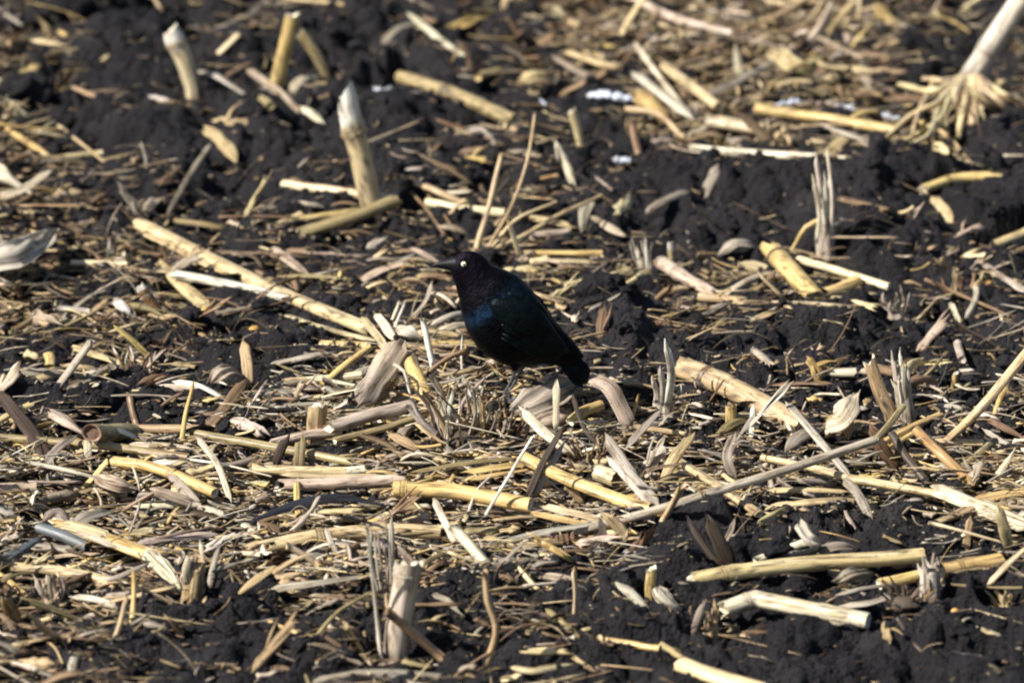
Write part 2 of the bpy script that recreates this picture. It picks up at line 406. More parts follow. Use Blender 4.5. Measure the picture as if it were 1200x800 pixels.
    if sheath:
        a, b, off = sheath; i0, i1 = int(a*(n-1)), max(int(a*(n-1))+3, int(b*(n-1))); PP = Q[i0:i1+1]+np.array([0, -.3, .9])*r*.15
        gs = Geo(); strip_geo(gs, PP, r*2.5, jitter(TONE['pale']), curl=2.7, roll=off, lanes=9, taper=(.02, .06), jag=(.3, .5), thick=.0010, N0=N0); gs.build('sheath', M['leaf'], ob, P[0])
    tag(ob, label, kind)
    if not up: footprint(P, r)
    else: FOOT.append((P[0][0], P[0][1], P[0][2], r+.012))
    return ob

def leaf(label, pts, w, tone, up=False, lean=0.0, curl=.9, roll=0.0, twist=0.0, thick=.0008, taper=(.05, .12), jag=(.5, .5), kind='leaf_strip', lanes=7, ridge=.05, wav=.15, tint=None, mat='leaf', lift=0.0, N0=None):
    P = path3(pts, up, lean, lift); reserve(P, w*.8); mid = P[len(P)//2]; W = w*px_size(mid); length = float(np.linalg.norm(np.diff(P, axis=0), axis=1).sum())
    n = max(7, min(48, int(length/.007))); Q = wobble(catmull(P, n), W*.4)
    if up: Q[0] -= np.array([0, 0, .008])
    g = Geo(); col = jitter(TONE[tone] if isinstance(tone, str) else tone)
    strip_geo(g, Q, W, col, curl=curl, roll=roll, twist=twist, thick=thick, lanes=lanes, taper=taper, jag=jag, ridge=ridge, wav=wav, N0=N0 or ((0, -1, .2) if up else (0, -.55, .83)), tint=None if tint is None else TONE[tint])
    ob = g.build(kind, M[mat], origin=P[0]); tag(ob, label, kind)
    if not up: footprint(P, W*.3)
    else: FOOT.append((P[0][0], P[0][1], P[0][2], W*.5+.006))
    return ob

def husk(label, pts, w, tone, up=False, folds=3, curl=1.6, roll=0.0, depth=.25, lean=0.0, taper=(.22, .3), tint=None, veins=0.0, **k):
    """a broad crumpled leaf or husk: wide ribbon with folds across its width"""
    P = path3(pts, up, lean); reserve(P, w*.85); mid = P[len(P)//2]; W = w*px_size(mid); n = 22; Q = catmull(P, n); g = Geo(); col = np.asarray(jitter(TONE[tone]))
    lanes = 15; sd = random.uniform(0, 30)
    strip_geo(g, Q, W, col, curl=curl, roll=roll, twist=k.get('twist', .3), thick=.0005, lanes=lanes, taper=taper, jag=(.14, .16), ridge=.012, wav=.18, N0=(0, -1, .3) if up else (0, -.6, .8), seed=sd, tint=None if tint is None else TONE[tint])
    V = g.v[0].reshape(n, 2*lanes, 3); fb = g.fib[0].reshape(n, 2*lanes, 3)
    T, S, N = frame_along(Q, np.array((0, -1, .3) if up else (0, -.6, .8), float))
    u = fb[:, :, 0]/W*2; tt = np.linspace(0, 1, n)[:, None]
    d = depth*W*.35*(np.sin(u*folds*1.9+sd+tt*2.2)*.6+(vnoise(u*1.7+sd, tt*4+u*0, 2)-.5)*1.6)
    V += N[:, None, :]*d[:, :, None]; g.v[0] = V.reshape(-1, 3)
    if True:
        s = (np.sin(u*14+tt*9+sd) > .55)*veins if veins else .22*np.clip(np.sin(u*22+vnoise(tt*3+u*0, u*0+sd, 3)*3+sd), 0, 1)**3; g.col[0] = (g.col[0].reshape(n, 2*lanes, 3) if g.col[0].ndim == 2 else np.tile(col, (n, 2*lanes, 1)))*(1-s[:, :, None]); g.col[0] = g.col[0].reshape(-1, 3)
    ob = g.build('husk', M['leaf'], origin=P[0]); tag(ob, label, 'husk')
    if not up: footprint(P, W*.25)
    return ob

def twig(label, pts, w, tone, up=False, lean=0.0, taper=.5, kind='twig', lift=0.0, mat='rind', knots=True):
    P = path3(pts, up, lean, lift); reserve(P, w); r = max(.5, w)*px_size(P[len(P)//2])/2; length = float(np.linalg.norm(np.diff(P, axis=0), axis=1).sum())
    n = max(6, min(44, int(length/.008))); Q = wobble(catmull(P, n), r*2.2)
    if up: Q[0] -= np.array([0, 0, .008])
    rad = r*np.linspace(1, taper, n)*(1+(.22*np.maximum(0, np.sin(np.linspace(0, 9+4*random.random(), n)))**8 if knots else 0))
    g = Geo(); tube_geo(g, Q, rad, jitter(TONE[tone] if isinstance(tone, str) else tone), n=8, jag=(.001, .003), rough=.05)
    ob = g.build(kind, M[mat], origin=P[0]); tag(ob, label, kind)
    return ob

def frayed(label, base, top, w, tone, n=7, core=.5, spread=.35, kind='frayed_stub', lean=0.0, strand_tone=None, mat='weathered', strand=.30):
    """a standing stub whose upper part is torn into strands"""
    P = path3([base, top], True, lean); reserve(P, w); W = w*px_size(P[0]); ax = P[1]-P[0]; col = TONE[tone]
    FOOT.append((P[0][0], P[0][1], P[0][2], W*.5+.010))
    g = Geo(); m = 14; Q = P[0]+ax*np.linspace(-.12, core, m)[:, None]
    tube_geo(g, Q, W/2*np.linspace(1.02, .92, m), jitter(col), n=18, jag=(0, .007), rough=.03, N0=(0, -1, .1), ridge=.08, groove=.25)
    ob = g.build(kind, M[mat], origin=P[0])
    for i in range(n):
        a = i/max(1, n-1)*2-1; k = random.uniform(.48, .95) if i != (2*n)//3 else 1.0; dpt = random.uniform(-.4, .4)*W
        s0 = P[0]+ax*random.uniform(.05, core*.6)+np.array([a*W*.38, dpt*.7, 0]); s1 = P[0]+ax*k+np.array([a*W*(.42+spread*random.random()), dpt*1.2, 0])
        mid = (s0+s1)/2+np.array([random.uniform(-.22, .22)*W, random.uniform(-.2, .2)*W, 0])
        gs = Geo(); strip_geo(gs, catmull([s0, mid, s1], 10), W*random.uniform(strand*.35, strand*1.45), jitter(TONE[strand_tone or tone], .18), curl=1.6, roll=random.uniform(-.5, .5), twist=random.uniform(-.4, .4), thick=.0022, lanes=5, taper=(0, .12), jag=(0, 1.1), ridge=.08, N0=(0, -1, .1))
        gs.build('strand', M[mat], ob, P[0])
    return tag(ob, label, kind)

def lump(g, c, r, col, sub=8, sq=(1, 1, 1), rough=.25, f=60.):
    """a rounded irregular lump"""
    nu, nv = sub*2, sub; V = []; s = random.uniform(0, 99)
    for i in range(1, nv):
        ph = math.pi*i/nv
        for j in range(nu):
            th = 2*math.pi*j/nu; d = np.array([math.sin(ph)*math.cos(th), math.sin(ph)*math.sin(th), math.cos(ph)])
            k = 1+rough*2*float(fbm(np.array([d[0]*1.6+s]), np.array([d[1]*1.6+d[2]*2.1+s]), 4, 3)[0]); V.append(c+d*r*k*np.array(sq))
    V.append(c+np.array([0, 0, r*sq[2]])); V.append(c-np.array([0, 0, r*sq[2]])); F = []
    for i in range(nv-2):
        for j in range(nu): F.append((i*nu+j, (i+1)*nu+j, (i+1)*nu+(j+1) % nu, i*nu+(j+1) % nu))
    t, b = len(V)-2, len(V)-1
    for j in range(nu): F.append((j, (j+1) % nu, t)); F.append(((nv-2)*nu+(j+1) % nu, (nv-2)*nu+j, b))
    V = np.array(V); g.add(V, F, V*np.array([1, 1, 1.]), col)

def mark(u, v, phrase): MARKS.append((u, v, phrase))
# ------------------------------------------------------------------ the blackbird
def plumage(name, base, sheen, rough, metal):
    m, t, b, out = new_mat(name)
    geo = nd(t, 'ShaderNodeNewGeometry'); n = nd(t, 'ShaderNodeTexNoise', Scale=120.0, Detail=4.0, Roughness=.6); t.links.new(geo.outputs['Position'], n.inputs['Vector'])
    r = ramp(t, n.outputs[0], [(.38, base), (.68, sheen)]); t.links.new(r.outputs[0], b.inputs['Base Color'])
    b.inputs['Metallic'].default_value = metal; b.inputs['Roughness'].default_value = rough; b.inputs['Specular IOR Level'].default_value = .12
    v = nd(t, 'ShaderNodeTexVoronoi', Scale=230.0); t.links.new(geo.outputs['Position'], v.inputs['Vector'])
    n2 = nd(t, 'ShaderNodeTexNoise', Scale=900.0, Detail=2.0); t.links.new(geo.outputs['Position'], n2.inputs['Vector'])
    b1 = nd(t, 'ShaderNodeBump', Strength=.35, Distance=.0012); t.links.new(v.outputs['Distance'], b1.inputs['Height'])
    b2 = nd(t, 'ShaderNodeBump', Strength=.35, Distance=.0008); t.links.new(n2.outputs[0], b2.inputs['Height']); t.links.new(b1.outputs[0], b2.inputs['Normal'])
    t.links.new(b2.outputs[0], b.inputs['Normal']); return m
M['wing'] = plumage('black wing feathers with teal gloss', (.0022, .003, .004), (.0030, .0085, .0105), .46, .45)
M['bill'] = plain('black horn', (.008, .008, .010), .55, spec=.25)
M['legskin'] = plain('dark scaly leg', (.085, .085, .092), .4, noise=(500., .4, .0006))
M['iris'] = plain('pale yellow iris', (.80, .82, .52), .25)
M['pupil'] = plain('black pupil', (.003, .003, .003), .08)
def body_material():
    """black plumage, gloss painted into the colour: violet on the head, blue on the breast, near black below"""
    m, t, b, out = new_mat('glossy black body feathers')
    at = nd(t, 'ShaderNodeAttribute', attribute_name='col'); geo = nd(t, 'ShaderNodeNewGeometry')
    n = nd(t, 'ShaderNodeTexNoise', Scale=150.0, Detail=4.0, Roughness=.65); t.links.new(geo.outputs['Position'], n.inputs['Vector'])
    r = ramp(t, n.outputs[0], [(.36, (.3, .3, .34)), (.66, (1.4, 1.4, 1.4))]); t.links.new(mixc(t, 'MULTIPLY', 1.0, at.outputs['Color'], r.outputs[0]), b.inputs['Base Color'])
    b.inputs['Metallic'].default_value = .55; b.inputs['Roughness'].default_value = .5; b.inputs['Specular IOR Level'].default_value = .1
    v = nd(t, 'ShaderNodeTexVoronoi', Scale=260.0); t.links.new(geo.outputs['Position'], v.inputs['Vector'])
    n2 = nd(t, 'ShaderNodeTexNoise', Scale=1000.0, Detail=2.0); t.links.new(geo.outputs['Position'], n2.inputs['Vector'])
    b1 = nd(t, 'ShaderNodeBump', Strength=.4, Distance=.0014); t.links.new(v.outputs['Distance'], b1.inputs['Height'])
    b2 = nd(t, 'ShaderNodeBump', Strength=.4, Distance=.0008); t.links.new(n2.outputs[0], b2.inputs['Height']); t.links.new(b1.outputs[0], b2.inputs['Normal'])
    t.links.new(b2.outputs[0], b.inputs['Normal']); return m
M['plumage'] = body_material()

def build_bird():
    foot = on_ground(596, 472, .022); Yb = foot[1]
    bird = bpy.data.objects.new('blackbird', None); COL.objects.link(bird); bird.location = foot; bird.empty_display_size = .05
    bird['label'] = 'glossy black bird with a pale yellow eye standing side-on on the stubble'; bird['category'] = 'bird'
    px = px_size(foot)
    def bp(u, v, dy=0.0): return at_depth(u, v, Yb)+np.array([0, dy, 0])
    SEC = [((529.0, 306), (528.0, 316.5), 8), ((531.5, 302), (528.6, 320), 13), ((537, 297.6), (530.5, 325.5), 19), ((546, 294.6), (533.6, 333.5), 24), ((557, 295.2), (536, 342.5), 27),
           ((567, 300.4), (538, 351), 31), ((577, 311.2), (540.3, 364), 41), ((590, 316.4), (545, 380), 52), ((606, 323.6), (553, 397), 60), ((621, 337), (564.5, 411), 62),
           ((634, 354), (579, 420.5), 58), ((646, 370), (596, 427.5), 50), ((656, 382), (614, 429.5), 41), ((665, 392), (632, 426), 32), ((673, 401), (646, 426.5), 25), ((679, 409), (657, 430), 19), ((684, 417), (666, 434), 13)]
    a = np.array([(*s[0], *s[1], s[2]) for s in SEC], float); n = 76; A = catmull(a, n); m = 36
    th = np.linspace(0, 2*math.pi, m, endpoint=False); V = np.zeros((n, m, 3)); C = np.zeros((n, m, 3))
    for i in range(n):
        tu, tv, bu, bv, wd = A[i]
        e = np.cos(th); f = np.sin(th)
        k = (1+e)/2; U = bu+(tu-bu)*k; Vv = bv+(tv-bv)*k
        wide = wd*.5*px*np.sign(f)*np.abs(f)**.92*(1-.10*e)
        for j in range(m): V[i, j] = bp(U[j], Vv[j], wide[j])
        s = i/(n-1)
        dn = (fbm(np.arange(m)*.9, np.full(m, i*.55), 3, 3))*.0016; cen = V[i].mean(0); V[i] += (V[i]-cen)/np.maximum(1e-6, np.linalg.norm(V[i]-cen, axis=1))[:, None]*dn[:, None]
        head = np.array([.0060, .0042, .0080]); neck = np.array([.015, .040, .085]); dark = np.array([.0028, .0034, .0052]); mant_gloss = np.array([.005, .018, .021])
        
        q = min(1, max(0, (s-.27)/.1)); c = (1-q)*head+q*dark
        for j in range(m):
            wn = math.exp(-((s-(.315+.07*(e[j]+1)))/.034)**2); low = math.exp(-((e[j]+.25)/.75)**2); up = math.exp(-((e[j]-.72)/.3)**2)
            C[i, j] = c*(1-wn*low*.9)+neck*wn*low*.9+mant_gloss*up*math.exp(-((s-.52)/.09)**2)  # blue breast highlight and teal mantle sheen are painted into the plumage colour
    g = Geo(); F = grid_faces(n, m, True); F.append(tuple(range(m))); F.append(tuple(reversed(range((n-1)*m, n*m))))
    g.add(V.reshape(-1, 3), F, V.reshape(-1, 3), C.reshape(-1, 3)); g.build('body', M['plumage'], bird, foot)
    def surf(u, v, off=.0):
        d = A[:, 2:4]-A[:, 0:2]; L2 = (d**2).sum(1); tt = np.clip(((np.array([u, v])-A[:, 0:2])*d).sum(1)/L2, 0, 1)
        q = A[:, 0:2]+d*tt[:, None]; dist = ((q-np.array([u, v]))**2).sum(1); i = int(np.argmin(dist)); e = 1-2*tt[i]; lim = min(.97, abs(e))
        return A[i, 4]*.5*px*(math.sqrt(1-lim*lim))**.92*(1-.10*e)+off
    # bill: two mandibles
    for nm, pts, rr, lift in (('upper_mandible', [(535, 308.4), (523, 308.9), (513, 309.8), (504.5, 312)], [8.6, 5.4, 3.0, .5], .0), ('lower_mandible', [(534, 314.2), (522, 313.5), (513, 312.8), (506.5, 312.3)], [4.4, 2.9, 1.6, .4], .0)):
        P = catmull([bp(*p) for p in pts], 14); rad = np.interp(np.linspace(0, 1, 14), np.linspace(0, 1, 4), rr)*px
        g = Geo(); tube_geo(g, P, rad, (.012, .012, .015), n=14, oval=.95); g.build(nm, M['bill'], bird, foot)
    # eyes
    for side in (-1, 1):
        c = bp(543.6, 306.8, side*(surf(543.6, 306.8)-.0010)); 
        for nm, rad, mat, dd in (('iris', 3.6, 'iris', 0), ('pupil', 1.5, 'pupil', 2.75)):
            g = Geo(); lump(g, c+np.array([0, side*dd*px*.93, 0]), rad*px*.93, (.8, .8, .6), 10, (1, .7, 1), 0.)
            o = g.build(nm if nm == 'pupil' else 'eye', M[mat], bird if nm == 'iris' else eye, foot)
            if nm == 'iris': eye = o
    # wings: coverts in rows, then the folded flight feathers
    for side in (-1, 1):
        wing = None
        rows = [((566, 338), (600, 352), 15, 15, 5), ((566, 352), (612, 372), 16, 18, 6), ((572, 366), (628, 352), 18, 22, 8)]
        def feather(p0, p1, p2, w, off, name, parent):
            P = np.array([bp(p[0], p[1], side*surf(p[0], p[1], o)) for p, o in ((p0, off), (p1, off+.0012), (p2, off+.002))])
            g = Geo(); strip_geo(g, catmull(P, 9), w*px, jitter((.0026, .0045, .0065), .3), curl=.7, thick=.0006, lanes=5, taper=(.45, .45), jag=(0, .03), ridge=.0, N0=(0, side*1.0, .25), wav=0)
            return g.build(name, M['wing'], parent, foot)
        shell = [((560, 345), (600, 362), (648, 398), 44)]
        P = np.array([bp(u, v, side*surf(u, v, .0006)) for u, v in ((576, 346), (592, 354), (620, 372), (645, 393), (664, 409))])
        g = Geo(); strip_geo(g, catmull(P, 22), 50*px, (.0026, .0045, .0065), curl=1.5, thick=.001, lanes=11, taper=(.3, .55), jag=(0, .04), ridge=0, N0=(0, side*1.0, .22), wav=0)
        wing = g.build('wing', M['wing'], bird, foot)
        for k in range(7):                                     # primaries and secondaries, tips towards the tail
            q = k/6.0
            feather((588+10*q, 386-32*q), (622+6*q, 404-26*q), (655+10*q, 412-8*q+(1-q)*3), 8.5, .0022+.0005*k, 'flight_feather', wing)
        for r_ in range(3):
            for k in range(1, 6):
                q = k/5.0; u0 = 586+r_*12+10*q; v0 = 378-42*q+r_*6
                feather((u0, v0), (u0+10, v0+7), (u0+20, v0+15), 9, .0026-.0004*r_, 'covert', wing)
    # tail: long narrow feathers, slightly fanned
    for k in range(8):
        q = k/7.0; lat = (k % 4-1.5)*.0035
        P = [bp(660+5*q, 424-10*q, lat), bp(670+6*q, 436-10*q, lat*1.3), bp(683+9.5*q, 452-12*q-abs(q-.5)*3, lat*1.5)]
        g = Geo(); strip_geo(g, catmull(P, 9), 12*px, jitter((.0026, .0035, .005), .3), curl=.5, thick=.0009, lanes=5, taper=(.2, .22), jag=(0, .05), ridge=0, N0=(0, -1, .5), wav=0, roll=.2*(q-.5)); g.build('tail_feather', M['wing'], bird, foot)
    # legs: feathered thigh, bare tarsus, toes gripping the litter
    for (u0, v0, u1, v1, u2, v2, dy) in ((604, 425, 602.5, 434, 591, 459, -.009), (612, 426, 611, 435, 597, 463, .010)):
        hip = bp(u0+3, v0-10, dy*1.2); knee = bp(u1, v1, dy); ankle = bp(u2, v2, dy)
        P = catmull([hip, bp(u0, v0, dy*1.1), knee, bp((u1+u2)/2+.3, (v1+v2)/2, dy), ankle, bp(u2+.8, v2+9, dy)], 26)
        rr = np.interp(np.linspace(0, 1, 26), [0, .22, .34, .42, .68, .92, 1], [9, 6, 2.6, 1.7, 1.5, 1.8, 2.0])*px
        g = Geo(); tube_geo(g, P[7:], rr[7:], (.02, .02, .02), n=12, N0=(1, 0, .2)); leg = g.build('leg', M['legskin'], bird, foot)
        g = Geo(); tube_geo(g, P[:10], rr[:10]*np.linspace(1, .9, 10), (.003, .003, .004), n=12, N0=(1, 0, .2), rough=.06); g.build('thigh', M['plumage'], leg, foot)
        f0 = P[-1]
        for an, ln in ((180-18, 19), (180, 22), (180+20, 18), (-8, 17)):
            d = np.array([math.cos(R(an)), math.sin(R(an)), 0])*ln*px
            Q = catmull([f0, f0+d*.4+np.array([0, 0, .0022]), f0+d*.8+np.array([0, 0, .0004]), f0+d+np.array([0, 0, -.0016])], 12)
            g = Geo(); tube_geo(g, Q, np.interp(np.linspace(0, 1, 12), [0, .3, .5, .8, 1], [1.5, 1.2, 1.3, 1.0, .25])*px, (.02, .02, .02), n=8); g.build('toe', M['legskin'], leg, foot)
build_bird()
for q in (([at_depth(600, 432, -.2), at_depth(590, 470, -.2)]), ([at_depth(612, 432, -.2), at_depth(598, 472, -.2)])): reserve(q, 12)
for q in ([at_depth(505, 310, -.2), at_depth(560, 330, -.2)], [at_depth(560, 330, -.2), at_depth(620, 400, -.2)], [at_depth(630, 400, -.2), at_depth(684, 445, -.2)]): reserve(q, 24 if q[0][2] > .3 else 40)
mark(600, 440, 'the black bird')

# ------------------------------------------------------------------ standing stubs and the big stalks
S, U = stalk, (lambda label, pts, w, tone, **k: stalk(label, pts, w, tone, up=True, kind=k.pop('kind', 'stalk_stub'), **k))
PT = 'tear'
U('pale standing stub with a rounded whitish tip near the top left corner', [(229, 110), (216, 72), (200, 35)], 21, 'pale', nodes=(.80,), tip='round', taper=1.1); mark(215, 90, 'the rounded pale stub')
U('flat-topped golden stub beside a darker leaning stub', [(322, 108), (333, 62), (343, 18)], 17, 'gold'); mark(330, 70, 'the flat-topped golden stub')
U('olive golden stub leaning left against the flat-topped one', [(386, 96), (370, 64), (352, 38)], 13, 'olive', lean=.3)
U('tall standing stub with a pointed white tip and one node ring', [(438, 248), (424, 190), (404, 110)], 26, 'straw', nodes=(.70, .73), tip='point', taper=1.02, sheath=(), endcol=(.6, .55, .4)); mark(425, 200, 'the tall white-tipped stub')
U('short straw-coloured stub standing alone in dark soil', [(682, 175), (676, 150), (670, 131)], 10, 'straw'); mark(677, 155, 'the lone short stub')
U('short square-cut tan stub beside a dark split stalk', [(371, 520), (372, 476)], 23, 'tan', cut=('cut', 'cut')); mark(372, 500, 'the square-cut tan stub')
U('thick pinkish-tan standing stub with a jagged crumbled top', [(462, 778), (470, 720), (478, 662)], 31, (.67, .57, .46), cut=('cut', 'jag'), oval=.9, nodes=(.97,), sheath=()); mark(470, 720, 'the thick pinkish-tan stub')
U('small golden stub with a dark crumbling top', [(762, 705), (763, 668)], 12, 'gold', cut=('cut', 'jag')); mark(763, 690, 'the small golden stub')
U('flat golden piece stuck upright in front of the thick tan stalk', [(855, 515), (857, 475)], 13, 'gold', oval=.5); mark(856, 495, 'the upright golden piece')
U('orange-tan flat stub leaning left of a grey torn one', [(1048, 492), (1030, 455), (1019, 424)], 17, 'tan', oval=.5, cut=('cut', 'jag'), taper=.9)
U('tiny golden stub poking out of bare soil', [(1117, 458), (1120, 438)], 7, 'gold')
U('short orange segmented stub with a pale worn tip', [(188, 370), (174, 350), (164, 335)], 12, 'orange', nodes=(.2, .4, .6, .8), tip='round')
U('small straw stub sticking up from a lying pinkish stalk', [(786, 312), (786, 284)], 8, 'straw', tip='round')
frayed('frayed grey stub with two tall shredded posts near the right edge', (968, 303), (963, 172), 22, 'grey', n=9, core=.30, spread=.1, strand=.42, strand_tone='ash'); mark(968, 250, 'the tall frayed grey stub')
frayed('bleached stub torn into two pale posts right of the bird', (778, 486), (777, 403), 28, 'ash', n=4, core=.16, spread=.06, strand=.30); mark(778, 450, 'the two pale torn posts')
frayed('grey-brown torn stub with a ragged silvery top', (1062, 492), (1052, 413), 20, 'grey', n=7, core=.6, spread=.1, strand_tone='ash'); mark(1055, 460, 'the ragged silvery stub')
frayed('weathered light grey stub cracked into rough fibres', (1090, 704), (1090, 650), 24, 'ash', n=8, core=.75, spread=.05, strand=.3); mark(1090, 680, 'the weathered light grey stub')
frayed('pinkish-tan stub with a split brush-like top', (224, 708), (231, 640), 25, 'tan', n=7, core=.72, spread=.05, strand_tone='pink'); mark(225, 680, 'the brush-topped pinkish stub')
frayed('pale pinkish tuft of fibres standing low beside golden planks', (62, 706), (54, 672), 22, 'pink', n=9, core=.2, spread=.4)
frayed('bundle of thin grey upright fibres behind the thick pinkish-tan stub', (452, 700), (444, 610), 22, 'grey', n=9, core=.08, spread=.25, strand=.16)
frayed('feathery silvery tuft standing above bare soil', (757, 322), (748, 276), 16, 'ash', n=9, core=.1, spread=.7, strand=.2); mark(755, 305, 'the feathery silvery tuft')
frayed('small brown brush-like tuft between short golden stalk pieces', (836, 742), (833, 704), 14, 'tan', n=6, core=.3, spread=.25, strand=.22)
frayed('low grey-brown frayed tuft in the soil', (1052, 368), (1050, 336), 22, 'grey', n=9, core=.1, spread=.5, strand=.2)
frayed('dry splayed tuft at the right edge', (1178, 712), (1172, 690), 20, 'straw', n=8, core=.1, spread=.5, strand=.2)

S('long pale split stalk crossing the soil left of the bird', [(163, 262, 26), (250, 305, 24), (345, 350, 22), (437, 388, 22)], 19, 'straw', nodes=(.55,), groove=.3, oval=.7, cut=('jag', 'jag'), endcol=(.4, .3, .18)); mark(330, 340, 'the long split stalk')
leaf('split-off strip lying along the long pale stalk', [(165, 272, 26), (205, 291, 26), (262, 320, 20)], 9, 'straw', curl=1.6)
S('whitish stalk lying beneath the long split stalk', [(205, 322, 24), (240, 328, 26), (290, 338, 28), (338, 350, 26)], 12, 'ash', cut=('jag', 'jag'))
leaf('flat olive-straw piece with a narrow broken neck', [(187, 304, 14), (208, 330, 14), (243, 360, 10)], 19, 'straw', curl=1.2, taper=(.7, .05))
S('pale straight stalk lying behind the tall white-tipped stub', [(332, 216, 12), (380, 223, 14), (462, 233, 12)], 12, 'pale')
S('olive stalk propped in front of the tall white-tipped stub', [(464, 235, 36), (420, 252, 30), (352, 274, 18)], 17, 'olive', cut=('jag', 'jag'))
S('thin yellow stalk under the olive propped one', [(352, 258, 20), (432, 246, 22)], 10, 'gold')
S('short straw stalk with a blackened hollow end', [(320, 267, 8), (353, 252, 14)], 10, 'straw', endcol=(.02, .016, .012))
S('pale golden stalk lying behind the bird', [(500, 237, 14), (545, 245, 14), (592, 250, 12)], 12, 'pale'); mark(545, 244, 'the pale golden stalk behind the bird')
S('orange-brown stick resting on the pale golden stalk', [(488, 214, 24), (515, 226, 22), (540, 237, 12)], 9, 'tan')
S('olive-brown stalk with a dark node in the upper middle', [(468, 90, 22), (528, 110, 20), (602, 141, 14)], 18, 'olive', nodes=(.43,), nodecol=(.10, .065, .04)); mark(540, 112, 'the olive-brown noded stalk')
S('long reddish-brown stalk at the top centre', [(738, -4, 18), (790, 22, 18), (858, 40, 16)], 11, 'pink', nodes=(.4,)); mark(800, 25, 'the long reddish-brown stalk')
S('long olive-gold stalk lying in front of white snow', [(885, 127, 22), (960, 137, 20), (1048, 153, 16)], 13, 'gold', mat='rind'); mark(960, 137, 'the long olive-gold stalk')
S('pinkish straw half-stalk in the upper right tangle', [(828, 142, 18), (895, 152, 16)], 15, 'pale', nodes=(.5,))
S('long pale stalk lying across the upper right tangle', [(808, 174, 22), (870, 180, 20), (993, 187, 18)], 11, 'cream', nodes=(.3,), cut=('jag', 'jag')); mark(880, 180, 'the long pale stalk at upper right')
S('split pale stalk pointing down right in the upper tangle', [(779, 78, 24), (808, 100, 24), (842, 125, 18)], 13, 'straw', nodes=(.5,))
S('tan knobbly stalk tapering into a grey blade right of the bird', [(775, 308, 14), (805, 326, 16), (840, 347, 12)], 19, 'pink', cut=('cut', 'tear'), taper=.7, nodes=(.35,)); mark(805, 328, 'the tapering tan stalk')
S('yellowish straight stalk lying behind the bird on the right', [(615, 297, 14), (706, 297, 16)], 8, 'gold', kind='stalk_piece'); mark(660, 297, 'the yellowish straight stalk')
S('thinner pale stalk just below the yellowish straight one', [(612, 305, 10), (690, 307, 10)], 6, 'pale')
S('short straw cane with a pale swollen end', [(662, 333, 12), (700, 328, 14), (737, 319, 14)], 7, 'straw', taper=2.0, cut=('cut', 'cut'))
S('small knobbed cane beside the one with the swollen end', [(712, 341, 8), (735, 333, 10), (758, 320, 10)], 6, 'straw', taper=1.8)
S('square-cut straw piece at the foot of the tapering tan stalk', [(819, 348, 12), (875, 353, 12)], 11, 'straw')
S('bright yellow stalk with a torn grey right end', [(868, 357, 14), (935, 357, 14), (994, 361, 8)], 9, 'pale', cut=('cut', 'tear')); mark(930, 357, 'the bright yellow stalk')
S('thick golden stalk piece with a torn grey top end', [(905, 292, 26), (930, 320, 22), (955, 350, 8)], 24, 'gold', cut=('tear', 'jag'), nodes=(.2,), nodecol=(.07, .05, .04)); mark(930, 320, 'the thick golden torn piece')
S('pale golden stalk running right from the frayed grey stub', [(936, 304, 16), (990, 320, 18), (1042, 336, 12)], 10, 'pale')
S('short orange-gold stalk lying below the pale golden one', [(966, 345, 10), (1006, 330, 14)], 17, 'gold', endcol=(.03, .02, .015)); mark(990, 338, 'the short orange-gold stalk')
S('bent golden stalk with a pale tip near the right edge', [(1082, 222, 12), (1122, 209, 14), (1166, 207, 16)], 13, 'gold', nodes=(.45,), cut=('jag', 'tear')); mark(1125, 210, 'the bent golden stalk')
S('straw piece entering from the right edge above the ragged leaves', [(1164, 287, 10), (1206, 271, 12)], 12, 'straw')
S('thick cracked tan stalk right of the two pale torn posts', [(797, 430, 30), (850, 452, 26), (938, 497, 12)], 28, 'tan', nodes=(.26,), cut=('jag', 'jag'), sheath=(.02, .5, .9), nodecol=(.16, .10, .06)); mark(870, 462, 'the thick tan stalk')
S('long diagonal olive-grey cane rising to the right', [(676, 622, 12), (752, 602, 26), (822, 581, 36), (900, 557, 44), (1028, 515, 52)], 11, 'grey', nodes=(.42,), taper=1.05, cut=('jag', 'jag'), nodecol=(.2, .14, .08)); mark(900, 557, 'the long diagonal cane')
S('short spur of olive cane at the upper end of the diagonal one', [(1026, 515, 50), (1042, 498, 56), (1058, 476, 64)], 8, 'olive')
leaf('flat whitish stick crossing behind the diagonal cane', [(922, 471, 42), (955, 508, 34), (998, 562, 14)], 10, 'ash', curl=.6, taper=(.05, .1), thick=.003)
S('golden stalk with one swollen node in front of the bird', [(462, 572, 26), (530, 575, 26), (622, 592, 20)], 20, 'gold', nodes=(.08,), oval=.8); mark(540, 577, 'the golden noded stalk')
S('broad golden banded stalk sloping down right', [(612, 535, 34), (680, 568, 28), (762, 596, 18)], 17, 'gold', nodes=(.45,), oval=.7); mark(690, 570, 'the broad banded stalk')
S('tan noded stalk lying behind the thick pinkish-tan stub', [(312, 641, 14), (375, 628, 20), (440, 622, 20), (514, 624, 16)], 20, 'straw', nodes=(.32,), cut=('tear', 'cut'), groove=.25); mark(360, 632, 'the tan noded stalk')
S('pale golden stalk with a node and cracked rind at lower right', [(812, 679, 24), (865, 670, 24), (960, 660, 22), (1081, 650, 20)], 20, (.70, .57, .30), nodes=(.19,), cut=('jag', 'cut'), sheath=(.25, .98, .35), oval=.85); mark(950, 660, 'the cracked pale golden stalk')
S('bright cream-gold stalk with an angular node at lower right', [(847, 714, 14), (884, 701, 18), (940, 712, 18), (1017, 727, 14)], 21, 'cream', nodes=(.22,), cut=('jag', 'cut'), kink=True, sheath=(.25, .95, .2)); mark(950, 714, 'the bright cream-gold stalk')
S('golden stalk piece left of the weathered light grey stub', [(1030, 684, 14), (1082, 673, 14)], 14, 'gold')
